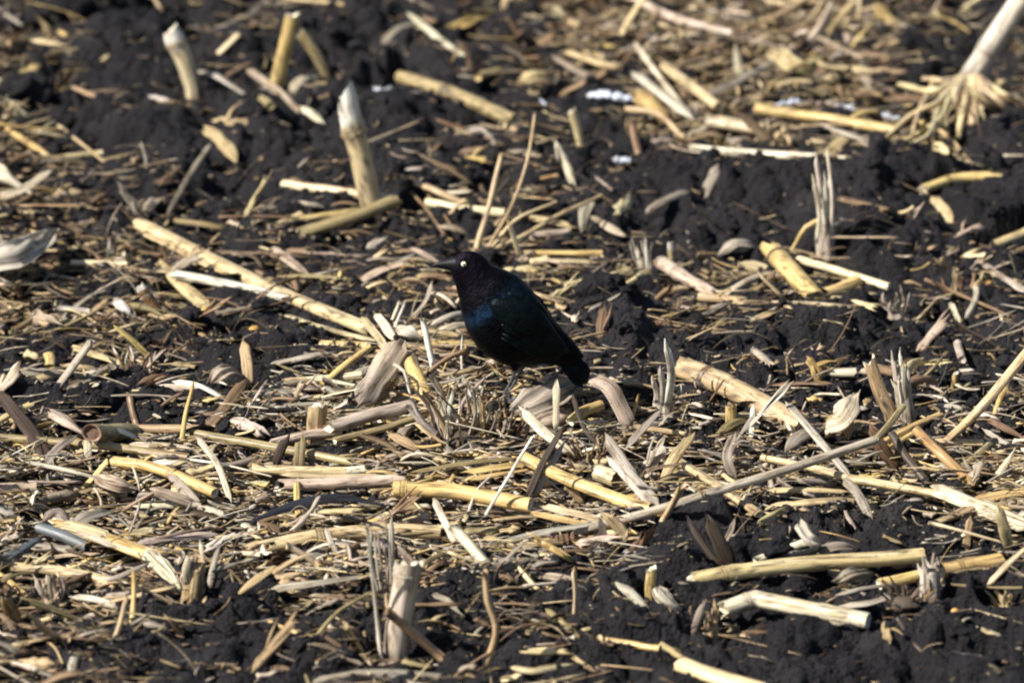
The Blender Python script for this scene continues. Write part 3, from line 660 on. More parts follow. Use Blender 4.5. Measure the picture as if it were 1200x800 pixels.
S('golden stalk with a dark rotten end near the right edge', [(1102, 668, 16), (1172, 657, 14)], 21, 'gold', endcol=(.03, .022, .02), nodes=(.45,)); mark(1140, 662, 'the dark-ended golden stalk')
S('thick tan stalk piece cut off by the bottom edge', [(798, 779, 24), (840, 793, 22), (895, 812, 16)], 24, 'straw', cut=('cut', 'cut'), endcol=(.55, .42, .36)); mark(840, 790, 'the tan piece at the bottom edge')
S('small golden stalk with a dark hollow end near the bottom', [(703, 748, 12), (773, 760, 14)], 9, 'gold', endcol=(.02, .015, .012)); mark(740, 753, 'the small hollow golden stalk')
S('olive stick end beside the small hollow golden stalk', [(775, 755, 8), (800, 771, 8)], 9, 'olive')
S('round cut stalk end facing the viewer in the left residue', [(107, 507, 48), (128, 506, 30), (156, 508, 14)], 24, 'olive', endcol=(.20, .125, .085), cut=('cut', 'jag')); mark(110, 505, 'the round cut stalk end')
S('long olive-brown stalk across the left residue', [(-6, 512, 24), (120, 522, 26), (220, 536, 22)], 11, 'olive', nodes=(.5,)); mark(120, 520, 'the long olive-brown stalk')
S('brown-gold stalk behind the round cut stalk end', [(140, 503, 16), (253, 503, 16)], 12, 'tan')
S('long thin olive stalk running toward the square-cut tan stub', [(224, 507, 20), (320, 524, 20), (412, 541, 20)], 11, 'olive', cut=('cut', 'jag')); mark(300, 520, 'the long thin olive stalk')
S('golden olive stalk bending down in the left residue', [(133, 540, 26), (185, 549, 28), (252, 577, 20)], 14, 'gold', nodes=(.6,), groove=.2)
S('smooth straw stalk below the long thin olive one', [(296, 548, 24), (350, 552, 24), (420, 552, 24)], 12, 'straw'); mark(350, 551, 'the smooth straw stalk')
S('short sawn-off white chunk beside the smooth straw stalk', [(404, 552, 26), (428, 550, 26)], 11, 'cream')
S('long pink-straw stalk above the black leaf', [(330, 568, 20), (400, 565, 22), (470, 562, 22)], 15, 'pink', cut=('jag', 'jag'))
S('broad yellow plank-like stalk at the left', [(62, 614, 24), (120, 632, 22), (186, 652, 16)], 21, 'gold', oval=.5, cut=('tear', 'jag'), sheath=(.1, .6, .3)); mark(130, 636, 'the broad yellow plank')
S('dark blue-grey tube lying above the yellow plank', [(45, 618, 26), (104, 640, 18)], 15, 'bluegrey', endcol=(.05, .05, .06))
S('pinkish straw stalk below the yellow plank', [(8, 664, 16), (70, 669, 16), (133, 681, 14)], 13, 'straw', cut=('jag', 'tear'))
S('short golden stick at the left edge pointing down right', [(-4, 671, 18), (33, 700, 8)], 9, 'gold')
S('pinkish-cream stalk entering from the left edge', [(-6, 573, 24), (42, 571, 24)], 14, 'pink'); mark(20, 572, 'the pinkish-cream stalk')
S('olive-grey split stalk right of the square-cut tan stub', [(388, 500, 28), (430, 487, 30), (484, 475, 30)], 18, 'grey', groove=.4, cut=('jag', 'jag')); mark(440, 485, 'the olive-grey split stalk')
S('darker stalk under the olive-grey split one', [(392, 516, 18), (450, 502, 20), (500, 484, 24)], 9, 'olive')
S('curved golden stalk piece under the big pink husk', [(479, 418, 50), (487, 438, 44), (499, 462, 28)], 17, 'gold', nodes=(.2,))
S('golden elbow of stalk below the bird tail', [(668, 494, 22), (685, 482, 26), (704, 474, 26)], 13, 'gold', nodes=(.5,))
S('chunky cut stalk end in the right residue', [(700, 553, 26), (724, 562, 24)], 21, 'pale', endcol=(.3, .2, .12)); mark(712, 556, 'the chunky cut end')
S('brown and straw stalk sloping down right in the middle residue', [(789, 536, 24), (840, 568, 22), (890, 602, 14)], 11, 'tan', groove=.3)
S('dark gold stalk beside the brown and straw one', [(788, 552, 16), (832, 578, 12)], 12, 'olive')
S('orange-brown stalk leaning left in the right residue', [(1074, 504, 44), (1102, 532, 34), (1143, 568, 10)], 12, 'orange', taper=1.1); mark(1105, 535, 'the orange-brown leaning stalk')
S('dark brown stalk beside the orange-brown leaning one', [(1045, 508, 40), (1062, 535, 26), (1084, 562, 12)], 10, 'dark')
S('straw stalk with a white inner face at the right edge', [(1108, 518, 14), (1150, 478, 60), (1206, 410, 110)], 11, 'straw', taper=1.15, sheath=(.3, .95, .8)); mark(1160, 465, 'the steep straw stalk')
S('long narrow straw stalk in the right residue', [(893, 536, 20), (960, 550, 24), (1000, 561, 24)], 9, 'straw')
S('twisted straw stalk continuing toward the pale plank', [(993, 560, 24), (1040, 568, 24), (1098, 579, 22)], 11, 'straw')
S('horizontal straw stalk right of the ragged silvery stub', [(1080, 516, 14), (1152, 519, 16)], 9, 'straw')
S('gold split stalk behind the orange-brown leaning one', [(1028, 522, 18), (1062, 503, 20), (1102, 486, 20)], 9, 'gold', groove=.35)
S('second gold split stalk lying just below the first', [(1030, 530, 14), (1070, 508, 16)], 7, 'gold')
S('olive-gold stalk piece below the steep straw stalk', [(1122, 550, 12), (1140, 538, 14), (1166, 516, 16)], 10, 'olive')
leaf('large pale plank of rind at the right edge', [(1092, 570, 30), (1140, 590, 28), (1206, 617, 22)], 24, 'cream', curl=1.1, taper=(.05, .05), thick=.0016, jag=(.5, .2)); mark(1150, 592, 'the large pale plank')
S('upper gold stalk lying crosswise left of the bird root clump', [(376, 404, 16), (432, 406, 16)], 12, 'gold')
leaf('pale thin strip along the soil toward the big pink husk', [(332, 369, 14), (385, 386, 16), (442, 399, 20)], 9, 'pale', curl=1.3)
S('steep gold stick behind the square-cut tan stub', [(377, 452, 14), (402, 430, 24), (434, 407, 34)], 9, 'gold')
S('pinkish straw stalk in front of the olive-grey split one', [(318, 520, 14), (360, 510, 16), (400, 505, 16)], 12, 'pink')
S('stalk of pale straw at the left of centre', [(334, 448, 14), (380, 444, 14), (424, 440, 14)], 11, 'pale')
S('golden stalk end lying just left of the bird belly', [(560, 402, 10), (505, 404, 12)], 10, 'gold')
# the big uprooted stalk at upper right, with its brace roots
def rooted_stalk():
    o = U('thick white-streaked uprooted stalk with splayed brace roots', [(1134, 98, 20), (1160, 55), (1200, -6)], 25, 'ash', nodes=(.08, .14, .42), kind='root_crown', groove=.2, lean=.2)
    mark(1150, 70, 'the uprooted stalk')
    P0 = np.array(o.location); base = P0; FOOT.append((P0[0], P0[1]-.02, P0[2]-.022, .075))
    for pts, w in (([(1128, 98), (1118, 118), (1108, 150)], 8), ([(1132, 100), (1129, 130), (1124, 163)], 8), ([(1138, 100), (1141, 128), (1136, 160)], 9), ([(1142, 98), (1160, 112), (1176, 124), (1192, 137)], 9),
                   ([(1128, 100), (1098, 122), (1070, 135), (1035, 162)], 6), ([(1122, 100), (1095, 106), (1052, 100)], 7), ([(1122, 98), (1100, 96), (1076, 90)], 5), ([(1120, 112), (1105, 135), (1085, 150), (1045, 172)], 5),
                   ([(1148, 100), (1175, 110), (1199, 122)], 6), ([(1110, 125), (1090, 155), (1060, 172), (1030, 188)], 5), ([(1116, 120), (1108, 140), (1112, 158)], 5), ([(1144, 104), (1150, 130), (1158, 150)], 5), ([(1095, 128), (1070, 150), (1075, 168)], 4)):
        Y = base[1]; Q = []
        for i, (u, v) in enumerate(pts):
            k = i/(len(pts)-1); Q.append(on_ground(u, v, (.026+.022*math.sin(k*2.2))*(1-k)+.014))
        Q[0] = P0+np.array([px_size(P0)*(pts[0][0]-1134), -.006, .006])
        reserve(Q, w); Q = catmull(Q, 18); rr = w*px_size(base)/2*np.linspace(1.65, .85, 18)
        g = Geo(); tube_geo(g, wobble(Q, rr[0]*3.5), rr*(1+.16*np.sin(np.linspace(0, 17, 18))), jitter(TONE['straw'], .25), n=8, rough=.10, jag=(0, .003)); g.build('root', M['rind'], o, base)
    rnd = random.Random(4)
    for k in range(20):
        u0 = 1134+rnd.uniform(-14, 14); du = rnd.gauss(-18, 55); dv = rnd.uniform(18, 74); Q = []
        for i in range(4):
            q = i/3; Q.append(on_ground(u0+du*q+rnd.uniform(-6, 6)*(i > 0), 99+dv*q**.8+rnd.uniform(-5, 5)*(i > 0), (.034*(1-q)**.7+rnd.uniform(0, .012)*(i > 0))+.012))
        Q[0] = P0+np.array([px*(u0-1134)*.8 for px in [px_size(P0)]]+[-.004, rnd.uniform(-.004, .008)]); Q = catmull(Q, 16); r0 = rnd.uniform(.0007, .0022)
        g = Geo(); tube_geo(g, wobble(Q, r0*3), r0*np.linspace(1.2, .4, 16), jitter(TONE[rnd.choice(('straw', 'tan', 'brown', 'grey'))], .2), n=7, rough=.1, jag=(0, .003)); g.build('root', M['weathered'], o, base)
    g = Geo(); lump(g, P0+np.array([0, 0, -.002]), .0135, TONE['brown'], 9, (1.1, .9, .7), .45); g.build('root_plate', M['weathered'], o, base)
    return o
rooted_stalk()

def clump(label, cu, cv, nroot, spread, hgt, tone=('grey', 'tan', 'brown', 'olive'), w=(2.5, 5.5), seed=0, flat=.0):
    """a crown of short roots and stem bases standing in the soil"""
    rnd = random.Random(seed); b = on_ground(cu, cv, .006); px = px_size(b)
    g = Geo(); lump(g, b+np.array([0, 0, .004]), spread*px*.42, jitter(TONE['dark']), 9, (1, .7, .45), .4); o = g.build('root_crown', M['weathered'], origin=b)
    for i in range(nroot):
        a = rnd.uniform(0, 2*math.pi); q = math.sqrt(rnd.random()); s = b+np.array([math.cos(a)*q*spread*px*.5, math.sin(a)*q*spread*px*.35, rnd.uniform(-.004, .012)])
        ln = hgt*px*rnd.uniform(.4, 1.0); d = np.array([math.cos(a)*q*.55+rnd.uniform(-.35, .35), math.sin(a)*q*.4+rnd.uniform(-.3, .3), 1-flat*rnd.random()]); d /= np.linalg.norm(d)
        m1 = s+d*ln*.5+np.array([rnd.uniform(-.12, .12), rnd.uniform(-.1, .1), 0])*ln; e = s+d*ln+np.array([rnd.uniform(-.18, .18), rnd.uniform(-.15, .15), 0])*ln
        Q = catmull([s, m1, e], 10); r0 = rnd.uniform(*w)*px/2; gr = Geo(); tube_geo(gr, Q, r0*np.linspace(1.1, .6, 10), jitter(TONE[rnd.choice(tone)], .25), n=7, rough=.12, jag=(0, .003), oval=rnd.uniform(.5, 1)); gr.build('root', M['weathered'], o, b)
    return tag(o, label, 'root_crown')
clump('dense grey-brown root crown bristling in front of the bird feet', 545, 520, 50, 88, 76, w=(2, 8), seed=3, tone=('grey', 'tan', 'grey', 'brown', 'ash')); mark(545, 490, 'the bristling root crown')
clump('dark root clump right of the bristling crown, below the tail', 592, 518, 30, 60, 38, seed=9, tone=('brown', 'dark', 'tan'))
clump('small fuzzy brown root clump near the right edge', 1132, 345, 26, 42, 26, seed=5, flat=.5, tone=('brown', 'tan', 'grey'))
clump('fibrous reddish-brown root clump by the long split stalk', 208, 312, 28, 46, 26, seed=6, flat=.6, tone=('brown', 'brown', 'tan'))
clump('shredded root clump among the left stubble', 158, 440, 26, 50, 30, seed=8, flat=.6, tone=('tan', 'brown', 'ash'))
clump('crumbly dark root clump below the weathered light grey stub', 1062, 712, 26, 50, 24, seed=12, flat=.7, tone=('dark', 'brown', 'grey'))
clump('frayed brown root clump behind the golden noded stalk', 690, 545, 24, 40, 28, seed=14, flat=.5, tone=('brown', 'tan'))

# ------------------------------------------------------------------ husks and broad leaves
husk('large curled cream-grey husk at the left edge', [(-25, 303, 44), (16, 294, 56), (66, 276, 30)], 56, 'ash', folds=4, curl=1.0, veins=.42, depth=.5, twist=.6, taper=(.2, .45)); mark(25, 295, 'the large curled pale husk')
husk('big pinkish husk leaning left of the bird', [(470, 400, 70), (446, 436, 46), (420, 476, 16)], 33, 'pink', folds=2, curl=1.3, taper=(.10, .14), tint='lilac'); mark(445, 435, 'the big pinkish husk')
husk('tan underside of husk below the big pinkish one', [(462, 428, 34), (450, 455, 24), (432, 480, 12)], 20, 'tan', folds=2)
husk('bulky cream husk shell at the right', [(976, 506, 8), (988, 486, 36), (1002, 462, 52)], 42, 'cream', folds=2, curl=2.0, taper=(.12, .30), depth=.24); mark(988, 475, 'the bulky cream husk')
husk('orange-brown husk scrap at the foot of the cream shell', [(968, 500, 16), (985, 492, 22), (995, 512, 12)], 26, 'tan', folds=3, curl=1.8)
husk('smooth grey-olive curved husk below the cream shell', [(920, 528, 14), (938, 512, 22), (965, 502, 22)], 22, 'grey', curl=2.2, folds=1, depth=.1)
husk('crumpled rosy husk sheet under the bird tail', [(598, 482, 20), (632, 466, 34), (682, 446, 34)], 42, 'lilac', folds=4, curl=1.0, depth=.4, tint='pink'); mark(635, 468, 'the crumpled rosy husk')
husk('low brown husk in front of the crumpled rosy one', [(612, 505, 14), (640, 492, 22), (668, 488, 14)], 28, 'pink', folds=3)
husk('smooth tan-grey leaf curling down from below the bird tail', [(682, 441, 52), (712, 452, 50), (728, 478, 30), (738, 500, 14)], 21, 'pink', folds=1, depth=.05, curl=.9, taper=(.25, .08)); mark(712, 465, 'the smooth tan-grey leaf')
husk('crumpled whitish husk upright in the lower right soil', [(938, 612, 32), (948, 630, 24), (965, 642, 10)], 24, 'ash', folds=3, depth=.4); mark(950, 632, 'the crumpled whitish husk')
husk('grey-cream husk tail beside the crumpled whitish one', [(952, 648, 10), (980, 640, 16), (1006, 642, 10)], 15, 'grey', curl=2.)
husk('folded straw leaf fan at the left of centre', [(246, 450, 20), (262, 436, 30), (285, 440, 16)], 24, 'pink', folds=4, depth=.4); mark(268, 440, 'the folded straw leaf fan')
husk('pale triangular leaf standing in the upper right tangle', [(872, 92, 0), (866, 78), (862, 56)], 18, 'cream', up=True, folds=1, depth=.1, taper=(.2, .9), curl=.8)
husk('golden scrap of leaf leaning in the upper right tangle', [(748, 108, 22), (765, 125, 20), (782, 146, 10)], 26, 'gold', folds=2, curl=.8)
husk('crumpled golden leaf scrap at the top centre', [(524, 34, 16), (548, 26, 24), (572, 22, 12)], 20, 'gold', folds=3, depth=.4); mark(548, 28, 'the crumpled golden scrap')
husk('curled straw husk with a dark hollow side, top centre', [(607, 96, 12), (628, 88, 20), (650, 90, 12)], 18, 'straw', folds=4, depth=.35, curl=1.8); mark(628, 92, 'the curled straw husk')
husk('pale puffy leaf mass in the upper right tangle', [(905, 62, 14), (930, 76, 28), (960, 88, 14)], 30, 'straw', folds=4, depth=.5)
husk('pinkish-white leaf scrap by the uprooted stalk', [(1002, 80, 14), (1014, 92, 18), (1022, 108, 10)], 16, 'pink', folds=2)
husk('hanging grey-cream leaf folded over a stem', [(683, 272, 4), (684, 252, 14), (690, 234, 22)], 18, 'grey', folds=2, curl=1.0, taper=(.6, .1)); mark(684, 250, 'the hanging grey leaf')
husk('arched white leaf in the soil right of centre', [(842, 298, 10), (864, 284, 26), (888, 290, 14)], 16, 'ash', folds=2, curl=1.6); mark(865, 288, 'the arched white leaf')
husk('small white husk below the long split stalk', [(135, 352, 12), (145, 362, 18), (160, 372, 10)], 16, 'white', folds=3, depth=.4)
husk('cream leaf tip at the left edge', [(-10, 196, 34), (10, 210, 34), (38, 228, 22)], 26, 'cream', folds=1, taper=(.1, .8)); mark(15, 212, 'the cream leaf tip')
husk('white-lilac husk scrap beside the big pinkish one', [(462, 388, 24), (478, 388, 30), (494, 398, 20)], 20, 'ash', folds=3, depth=.4)
husk('pale splayed husk left of the brush-topped pinkish stub', [(170, 645, 20), (188, 662, 20), (212, 690, 10)], 24, 'cream', folds=5, depth=.3); mark(185, 662, 'the pale splayed husk')
husk('pale pink husk sheet in the left residue', [(112, 558, 26), (132, 566, 30), (162, 574, 20)], 22, 'pink', folds=3, depth=.3)
husk('white-pink husk butt left of the round cut stalk end', [(58, 482, 20), (76, 493, 26), (98, 508, 18)], 18, 'pink', folds=2, curl=1.6)
husk('lilac-grey curled leaf at the lower left', [(50, 612, 20), (68, 600, 30), (84, 618, 18)], 18, 'lilac', folds=2, curl=2.); mark(70, 607, 'the lilac-grey curled leaf')
husk('dusky lilac leaf beside the curled one', [(84, 616, 20), (105, 604, 26), (132, 600, 18)], 20, 'lilac', folds=2)
husk('white and grey striped leaf right of the small golden stub', [(772, 688, 16), (778, 700, 20), (800, 716, 8)], 22, 'ash', folds=2, veins=.7, curl=1.6); mark(780, 700, 'the striped leaf')
husk('grey-white flat leaf leading to the small golden stub', [(722, 682, 20), (742, 698, 18), (764, 720, 10)], 15, 'ash', folds=1, depth=.1)
husk('translucent whitish husk shard in front of the root crown', [(583, 528, 0), (588, 512), (593, 492)], 20, 'ash', up=True, folds=1, taper=(.3, .9))
husk('clear white husk shard left of the golden root bits', [(562, 540, 0), (556, 526), (549, 514)], 18, 'ash', up=True, folds=2, taper=(.5, .7))
husk('small clear husk scrap beside the white shard', [(534, 542, 0), (528, 530), (520, 518)], 14, 'ash', up=True, folds=2, taper=(.5, .7))
husk('glossy black rotten leaf across the residue', [(292, 612, 22), (345, 592, 26), (400, 583, 28), (452, 592, 20)], 17, 'black', folds=1, depth=.1, curl=1.2, taper=(.4, .4)); mark(370, 590, 'the glossy black leaf')
husk('crumpled pale leaf beside the golden stalk piece at lower right', [(978, 682, 14), (1000, 672, 20), (1024, 672, 10)], 20, 'grey', folds=4, depth=.4)
husk('olive-brown curled leaf in front of the thick tan stalk', [(840, 508, 14), (868, 492, 22), (898, 494, 12)], 15, 'olive', folds=1, curl=1.7)
husk('ragged brown leaf under the steep straw stalk', [(1148, 484, 22), (1172, 498, 22), (1202, 515, 14)], 16, 'brown', folds=2)
husk('small cream blade standing at the right edge', [(1164, 570, 0), (1174, 552), (1190, 526)], 15, 'cream', up=True, folds=1, taper=(.3, .8), depth=.1)
husk('violet-white twisted leaf tip at the left', [(133, 308, 0), (130, 295), (128, 280)], 13, 'ash', up=True, folds=1, taper=(.4, .8))
husk('pale triangular scrap on dark soil at upper left', [(168, 248, 10), (175, 240, 16), (184, 234, 10)], 18, 'pink', folds=2)

# ------------------------------------------------------------------ leaf strips and splinters
Lf = leaf
for a in [
 ('white arched strip beside the rounded pale stub', [(231, 84, 8), (252, 88, 24), (290, 113, 8)], 9, 'ash'),
 ('bright white-yellow chip on the soil at upper left', [(175, 114, 8), (204, 122, 8)], 9, 'white'),
 ('golden curled leaf end at upper left', [(240, 150, 14), (262, 168, 16), (276, 188, 8)], 18, 'straw'),
 ('gold flecked strip at the left edge', [(-5, 142, 14), (25, 162, 14), (63, 186, 8)], 8, 'gold'),
 ('grey-green strip at the top left', [(250, 36, 10), (285, 22, 12), (316, 0, 10)], 9, 'grey'),
 ('pale half-buried husk strip beside the flat-topped golden stub', [(340, 109, 6), (352, 94, 20), (374, 90, 8)], 15, 'cream'),
 ('grey strip running down from the flat-topped golden stub', [(290, 80, 14), (320, 104, 12), (350, 132, 8)], 12, 'pink'),
 ('small pale block behind the tall white-tipped stub', [(354, 126, 8), (379, 144, 8)], 13, 'cream'),
 ('grey arched strip near the top centre', [(448, 52, 8), (466, 34, 22), (490, 27, 10)], 9, 'grey'),
 ('bright thin strip at the top centre', [(478, 15, 24), (510, 42, 18), (544, 68, 8)], 8, 'cream'),
 ('grey strip at the top edge of the middle', [(462, -8, 12), (512, 13, 12)], 9, 'grey'),
 ('curved cream strip near the top centre', [(650, 7, 10), (662, 22, 14), (684, 32, 8)], 10, 'pale'),
 ('pale arched shard in the dark upper soil', [(542, 160, 6), (562, 152, 16), (580, 172, 6)], 9, 'ash'),
 ('upper one of two fanned straw blades at the top', [(700, 24, 10), (722, 14, 16), (740, 10, 14)], 8, 'straw'),
 ('lower one of two fanned straw blades at the top', [(698, 40, 10), (720, 28, 16), (742, 16, 14)], 9, 'straw'),
 ('pale straw strip pointing at the tall split leaf', [(664, 60, 14), (695, 72, 14), (724, 80, 10)], 10, 'straw'),
 ('thin white-edged strip rising in the upper right tangle', [(743, 50, 46), (775, 92, 28), (814, 142, 10)], 8, 'cream'),
 ('frayed grey-white strip in the upper right tangle', [(744, 86, 34), (778, 112, 28), (814, 140, 14)], 15, 'ash'),
 ('long grey-green leaf in the upper right tangle', [(830, 112, 16), (868, 94, 24), (908, 72, 24)], 12, 'grey'),
 ('pale upright leaf tip behind the upper right tangle', [(766, 62, 8), (764, 48, 22), (762, 38, 26)], 13, 'ash'),
 ('cream blade lying near the lone short stub', [(598, 178, 10), (625, 184, 12), (656, 186, 8)], 10, 'pale'),
 ('gold straw strip at the top right', [(1025, 5, 20), (1036, 18, 18), (1052, 34, 10)], 15, 'gold'),
 ('brown strip left of the uprooted stalk', [(955, 42, 14), (1010, 66, 16), (1080, 66, 10)], 7, 'pink'),
 ('olive strip beneath the long olive-gold stalk', [(968, 182, 12), (985, 166, 18), (1002, 155, 18)], 14, 'straw'),
 ('long grey blade standing beside the white curl at the left', [(247, 168, 46), (222, 206, 26), (196, 252, 8)], 6, 'grey'),
 ('cream pointed strip at the left edge', [(-4, 232, 34), (28, 220, 38), (60, 199, 30)], 11, 'cream'),
 ('olive blade lying behind the long split stalk', [(204, 258, 10), (235, 262, 14), (268, 268, 8)], 10, 'olive'),
 ('grey-brown strip lying behind the long split stalk', [(268, 300, 12), (340, 298, 14), (424, 301, 10)], 10, 'pink'),
 ('pinkish strip crossing the grey-brown one', [(320, 290, 20), (340, 306, 18), (362, 322, 8)], 12, 'pink'),
 ('cream strip pointing at the bird bill', [(482, 290, 22), (498, 298, 20), (516, 310, 10)], 9, 'pink'),
 ('white chip in front of the olive propped stalk', [(432, 290, 10), (450, 278, 14)], 10, 'ash'),
 ('white splinter by the pale golden stalk', [(519, 226, 10), (554, 224, 10)], 8, 'cream'),
 ('upper cream splinter from the end of the long split stalk', [(440, 367, 40), (450, 380, 36), (462, 398, 24)], 11, 'cream'),
 ('lower gold splinter from the end of the long split stalk', [(424, 371, 36), (436, 386, 32), (452, 405, 22)], 10, 'pale'),
 ('grey-white strip between the big pinkish husk and the bird', [(505, 381, 16), (528, 370, 22), (548, 366, 18)], 9, 'ash'),
 ('second grey-white strip between husk and bird', [(508, 392, 12), (530, 382, 18), (552, 380, 12)], 10, 'cream'),
 ('striped grey strip lying left of the bird', [(505, 397, 8), (530, 393, 12), (556, 395, 8)], 8, 'pink'),
 ('pinkish splinter behind the bird', [(692, 253, 12), (710, 264, 14), (734, 277, 8)], 10, 'pink'),
 ('straw strip lying under the hanging grey leaf', [(611, 253, 12), (645, 259, 12), (672, 265, 8)], 10, 'straw'),
 ('grey strip climbing to the right above bare soil', [(758, 248, 10), (780, 234, 18), (808, 224, 14)], 12, 'grey'),
 ('grey-green leaf standing above the bare soil', [(826, 228, 6), (833, 212, 20), (842, 196, 30)], 14, 'grey'),
 ('speckled yellow strip right of the arched white leaf', [(858, 316, 10), (880, 312, 14), (904, 318, 8)], 13, 'pale'),
 ('bent pale strip over the square-cut straw piece', [(843, 349, 10), (874, 329, 26), (908, 317, 18)], 7, 'cream'),
 ('white ragged leaf underside below the bent golden stalk', [(1094, 231, 14), (1106, 246, 14), (1116, 263, 8)], 13, 'straw'),
 ('pointed pale strip at the right edge above the kernels', [(1151, 308, 18), (1175, 325, 16), (1206, 343, 10)], 10, 'ash'),
 ('cream strip curling down from the fuzzy brown clump', [(1144, 330, 20), (1144, 350, 16), (1132, 372, 6)], 8, 'cream'),
 ('small cream peg left of the curling cream strip', [(1114, 354, 14), (1119, 364, 12), (1124, 377, 6)], 7, 'cream'),
 ('straw strip on bare soil at the left', [(84, 407, 12), (112, 415, 14), (144, 427, 10)], 10, 'straw'),
 ('paler straw strip below the one on bare soil', [(74, 427, 10), (95, 430, 12), (117, 434, 8)], 9, 'straw'),
 ('long grey bent strip in the left stubble', [(78, 455, 10), (108, 442, 16), (138, 426, 16)], 13, 'grey'),
 ('cream curved blade beside the folded straw leaf fan', [(203, 447, 34), (232, 451, 36), (266, 469, 20)], 8, 'white'),
 ('dark grey-brown leaf leaning behind the cream curved blade', [(240, 503, 4), (262, 478, 24), (288, 446, 44)], 13, 'brown'),
 ('pinkish strip standing at the right of the folded leaf fan', [(291, 455, 6), (290, 428, 30), (285, 400, 52)], 13, 'tan'),
 ('olive blade at the left edge, shade painted into its dark colour', [(0, 460, 44), (32, 500, 34), (62, 545, 16)], 16, 'dark'),  # dark tone stands in for the shade on an olive blade
 ('blue-grey thin leaf right of the round cut stalk end', [(120, 500, 34), (140, 504, 32), (164, 514, 22)], 6, 'bluegrey'),
 ('small cream wedge in front of the round cut stalk end', [(104, 544, 16), (103, 528, 30), (103, 511, 40)], 9, 'cream'),
 ('cream flat strip under the long olive-brown stalk', [(150, 520, 18), (190, 522, 20), (232, 529, 14)], 9, 'cream'),
 ('curved pale sliver standing in the left residue', [(231, 512, 54), (255, 545, 36), (270, 586, 12)], 8, 'cream'),
 ('long grey strip in the left residue', [(28, 540, 30), (90, 553, 32), (158, 572, 26)], 7, 'ash'),
 ('grey leaf pointing down in the left residue', [(199, 555, 40), (218, 575, 34), (238, 600, 20)], 12, 'grey'),
 ('white cut strip of rind below the pink-straw stalk', [(330, 556, 24), (390, 558, 26), (450, 556, 22)], 7, 'pale'),
 ('brown leaf scrap right of the olive-grey split stalk', [(458, 507, 18), (474, 517, 20), (494, 528, 12)], 16, 'tan'),
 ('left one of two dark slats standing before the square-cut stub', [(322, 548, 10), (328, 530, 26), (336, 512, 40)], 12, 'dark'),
 ('right one of two dark slats standing before the square-cut stub', [(350, 552, 10), (351, 533, 26), (353, 513, 40)], 14, 'olive'),
 ('greenish straw strip in front of the root crown', [(484, 553, 22), (540, 543, 26), (606, 536, 22)], 6, 'olive'),
 ('yellow straw strip below the greenish one', [(545, 553, 22), (590, 546, 26), (640, 540, 24)], 8, 'gold'),
 ('second yellow straw strip, lower and shorter', [(553, 562, 16), (595, 553, 20), (636, 548, 18)], 7, 'gold'),
 ('slanted pale wedge in front of the golden noded stalk', [(508, 584, 40), (520, 610, 28), (537, 642, 12)], 8, 'cream'),
 ('broad pale-gold strip pointing up left under the husk', [(611, 480, 54), (640, 508, 40), (670, 532, 24)], 13, 'cream'),
 ('upright pale blade before the crumpled rosy husk', [(651, 504, 20), (652, 476, 44), (652, 446, 68)], 9, 'cream'),
 ('dark twisted leaf rising in the middle residue', [(618, 582, 12), (638, 538, 44), (660, 500, 70)], 9, 'dark'),
 ('grey twisted leaf beside the dark twisted one', [(626, 582, 10), (644, 548, 34), (662, 516, 54)], 8, 'grey'),
 ('grey fan blade behind the chunky cut end', [(734, 523, 18), (755, 500, 34), (775, 479, 42)], 9, 'grey'),
 ('silver-grey strip sloping past the chunky cut end', [(710, 512, 44), (730, 540, 36), (752, 575, 20)], 15, 'grey'),
 ('broad ashy leaf lying past the chunky cut end', [(718, 538, 34), (742, 562, 30), (772, 594, 16)], 20, 'ash'),
 ('pale leaf standing left of the brown and straw stalk', [(776, 568, 12), (788, 540, 34), (812, 508, 56)], 13, 'straw'),
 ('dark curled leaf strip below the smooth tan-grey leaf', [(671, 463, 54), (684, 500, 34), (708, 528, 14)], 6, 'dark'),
 ('grey leaf upright right of the upright golden piece', [(862, 562, 10), (852, 536, 34), (860, 508, 50)], 12, 'grey'),
 ('white peg standing right of the upright golden piece', [(880, 516, 10), (882, 495, 26), (883, 474, 40)], 7, 'white'),
 ('white-grey splinter leaning against the white peg', [(853, 535, 12), (866, 512, 30), (884, 484, 48)], 4, 'ash'),
 ('grey leaf hanging below the diagonal cane', [(988, 560, 34), (1006, 580, 26), (1020, 606, 12)], 12, 'grey'),
 ('upper one of two straw strips below the diagonal cane', [(898, 575, 18), (945, 573, 22), (994, 576, 18)], 8, 'straw'),
 ('lower one of two straw strips below the diagonal cane', [(903, 592, 14), (955, 587, 20), (1008, 584, 14)], 8, 'straw'),
 ('bright split splinter on the yellow plank', [(90, 623, 34), (112, 630, 34), (137, 641, 28)], 10, 'cream'),
 ('blue-grey frayed leaf at the left edge', [(-4, 658, 20), (22, 645, 28), (50, 628, 26)], 14, 'bluegrey'),
 ('grey strip lying across the stalk left of the splayed husk', [(118, 683, 18), (148, 672, 24), (174, 659, 26)], 8, 'ash'),
 ('white-lilac strip on the soil at the lower left', [(84, 698, 12), (112, 702, 14), (147, 713, 8)], 9, 'ash'),
 ('thin grey slat standing right of the brush-topped stub', [(245, 690, 6), (250, 665, 28), (256, 641, 50)], 7, 'ash'),
 ('square cream chip behind the yellow plank', [(154, 626, 26), (182, 618, 26)], 13, 'pale'),
 ('cream block with ribbed face at lower left', [(364, 699, 14), (399, 699, 14)], 14, 'cream'),
 ('large grey leaf above the cream ribbed block', [(318, 690, 18), (375, 682, 26), (432, 674, 18)], 11, 'grey'),
 ('golden curved leaf behind the thick pinkish-tan stub', [(406, 640, 18), (420, 648, 22), (436, 640, 18)], 18, 'tan'),
 ('white peg rising behind the thick pinkish-tan stub', [(459, 668, 16), (459, 638, 44), (459, 606, 70)], 8, 'ash'),
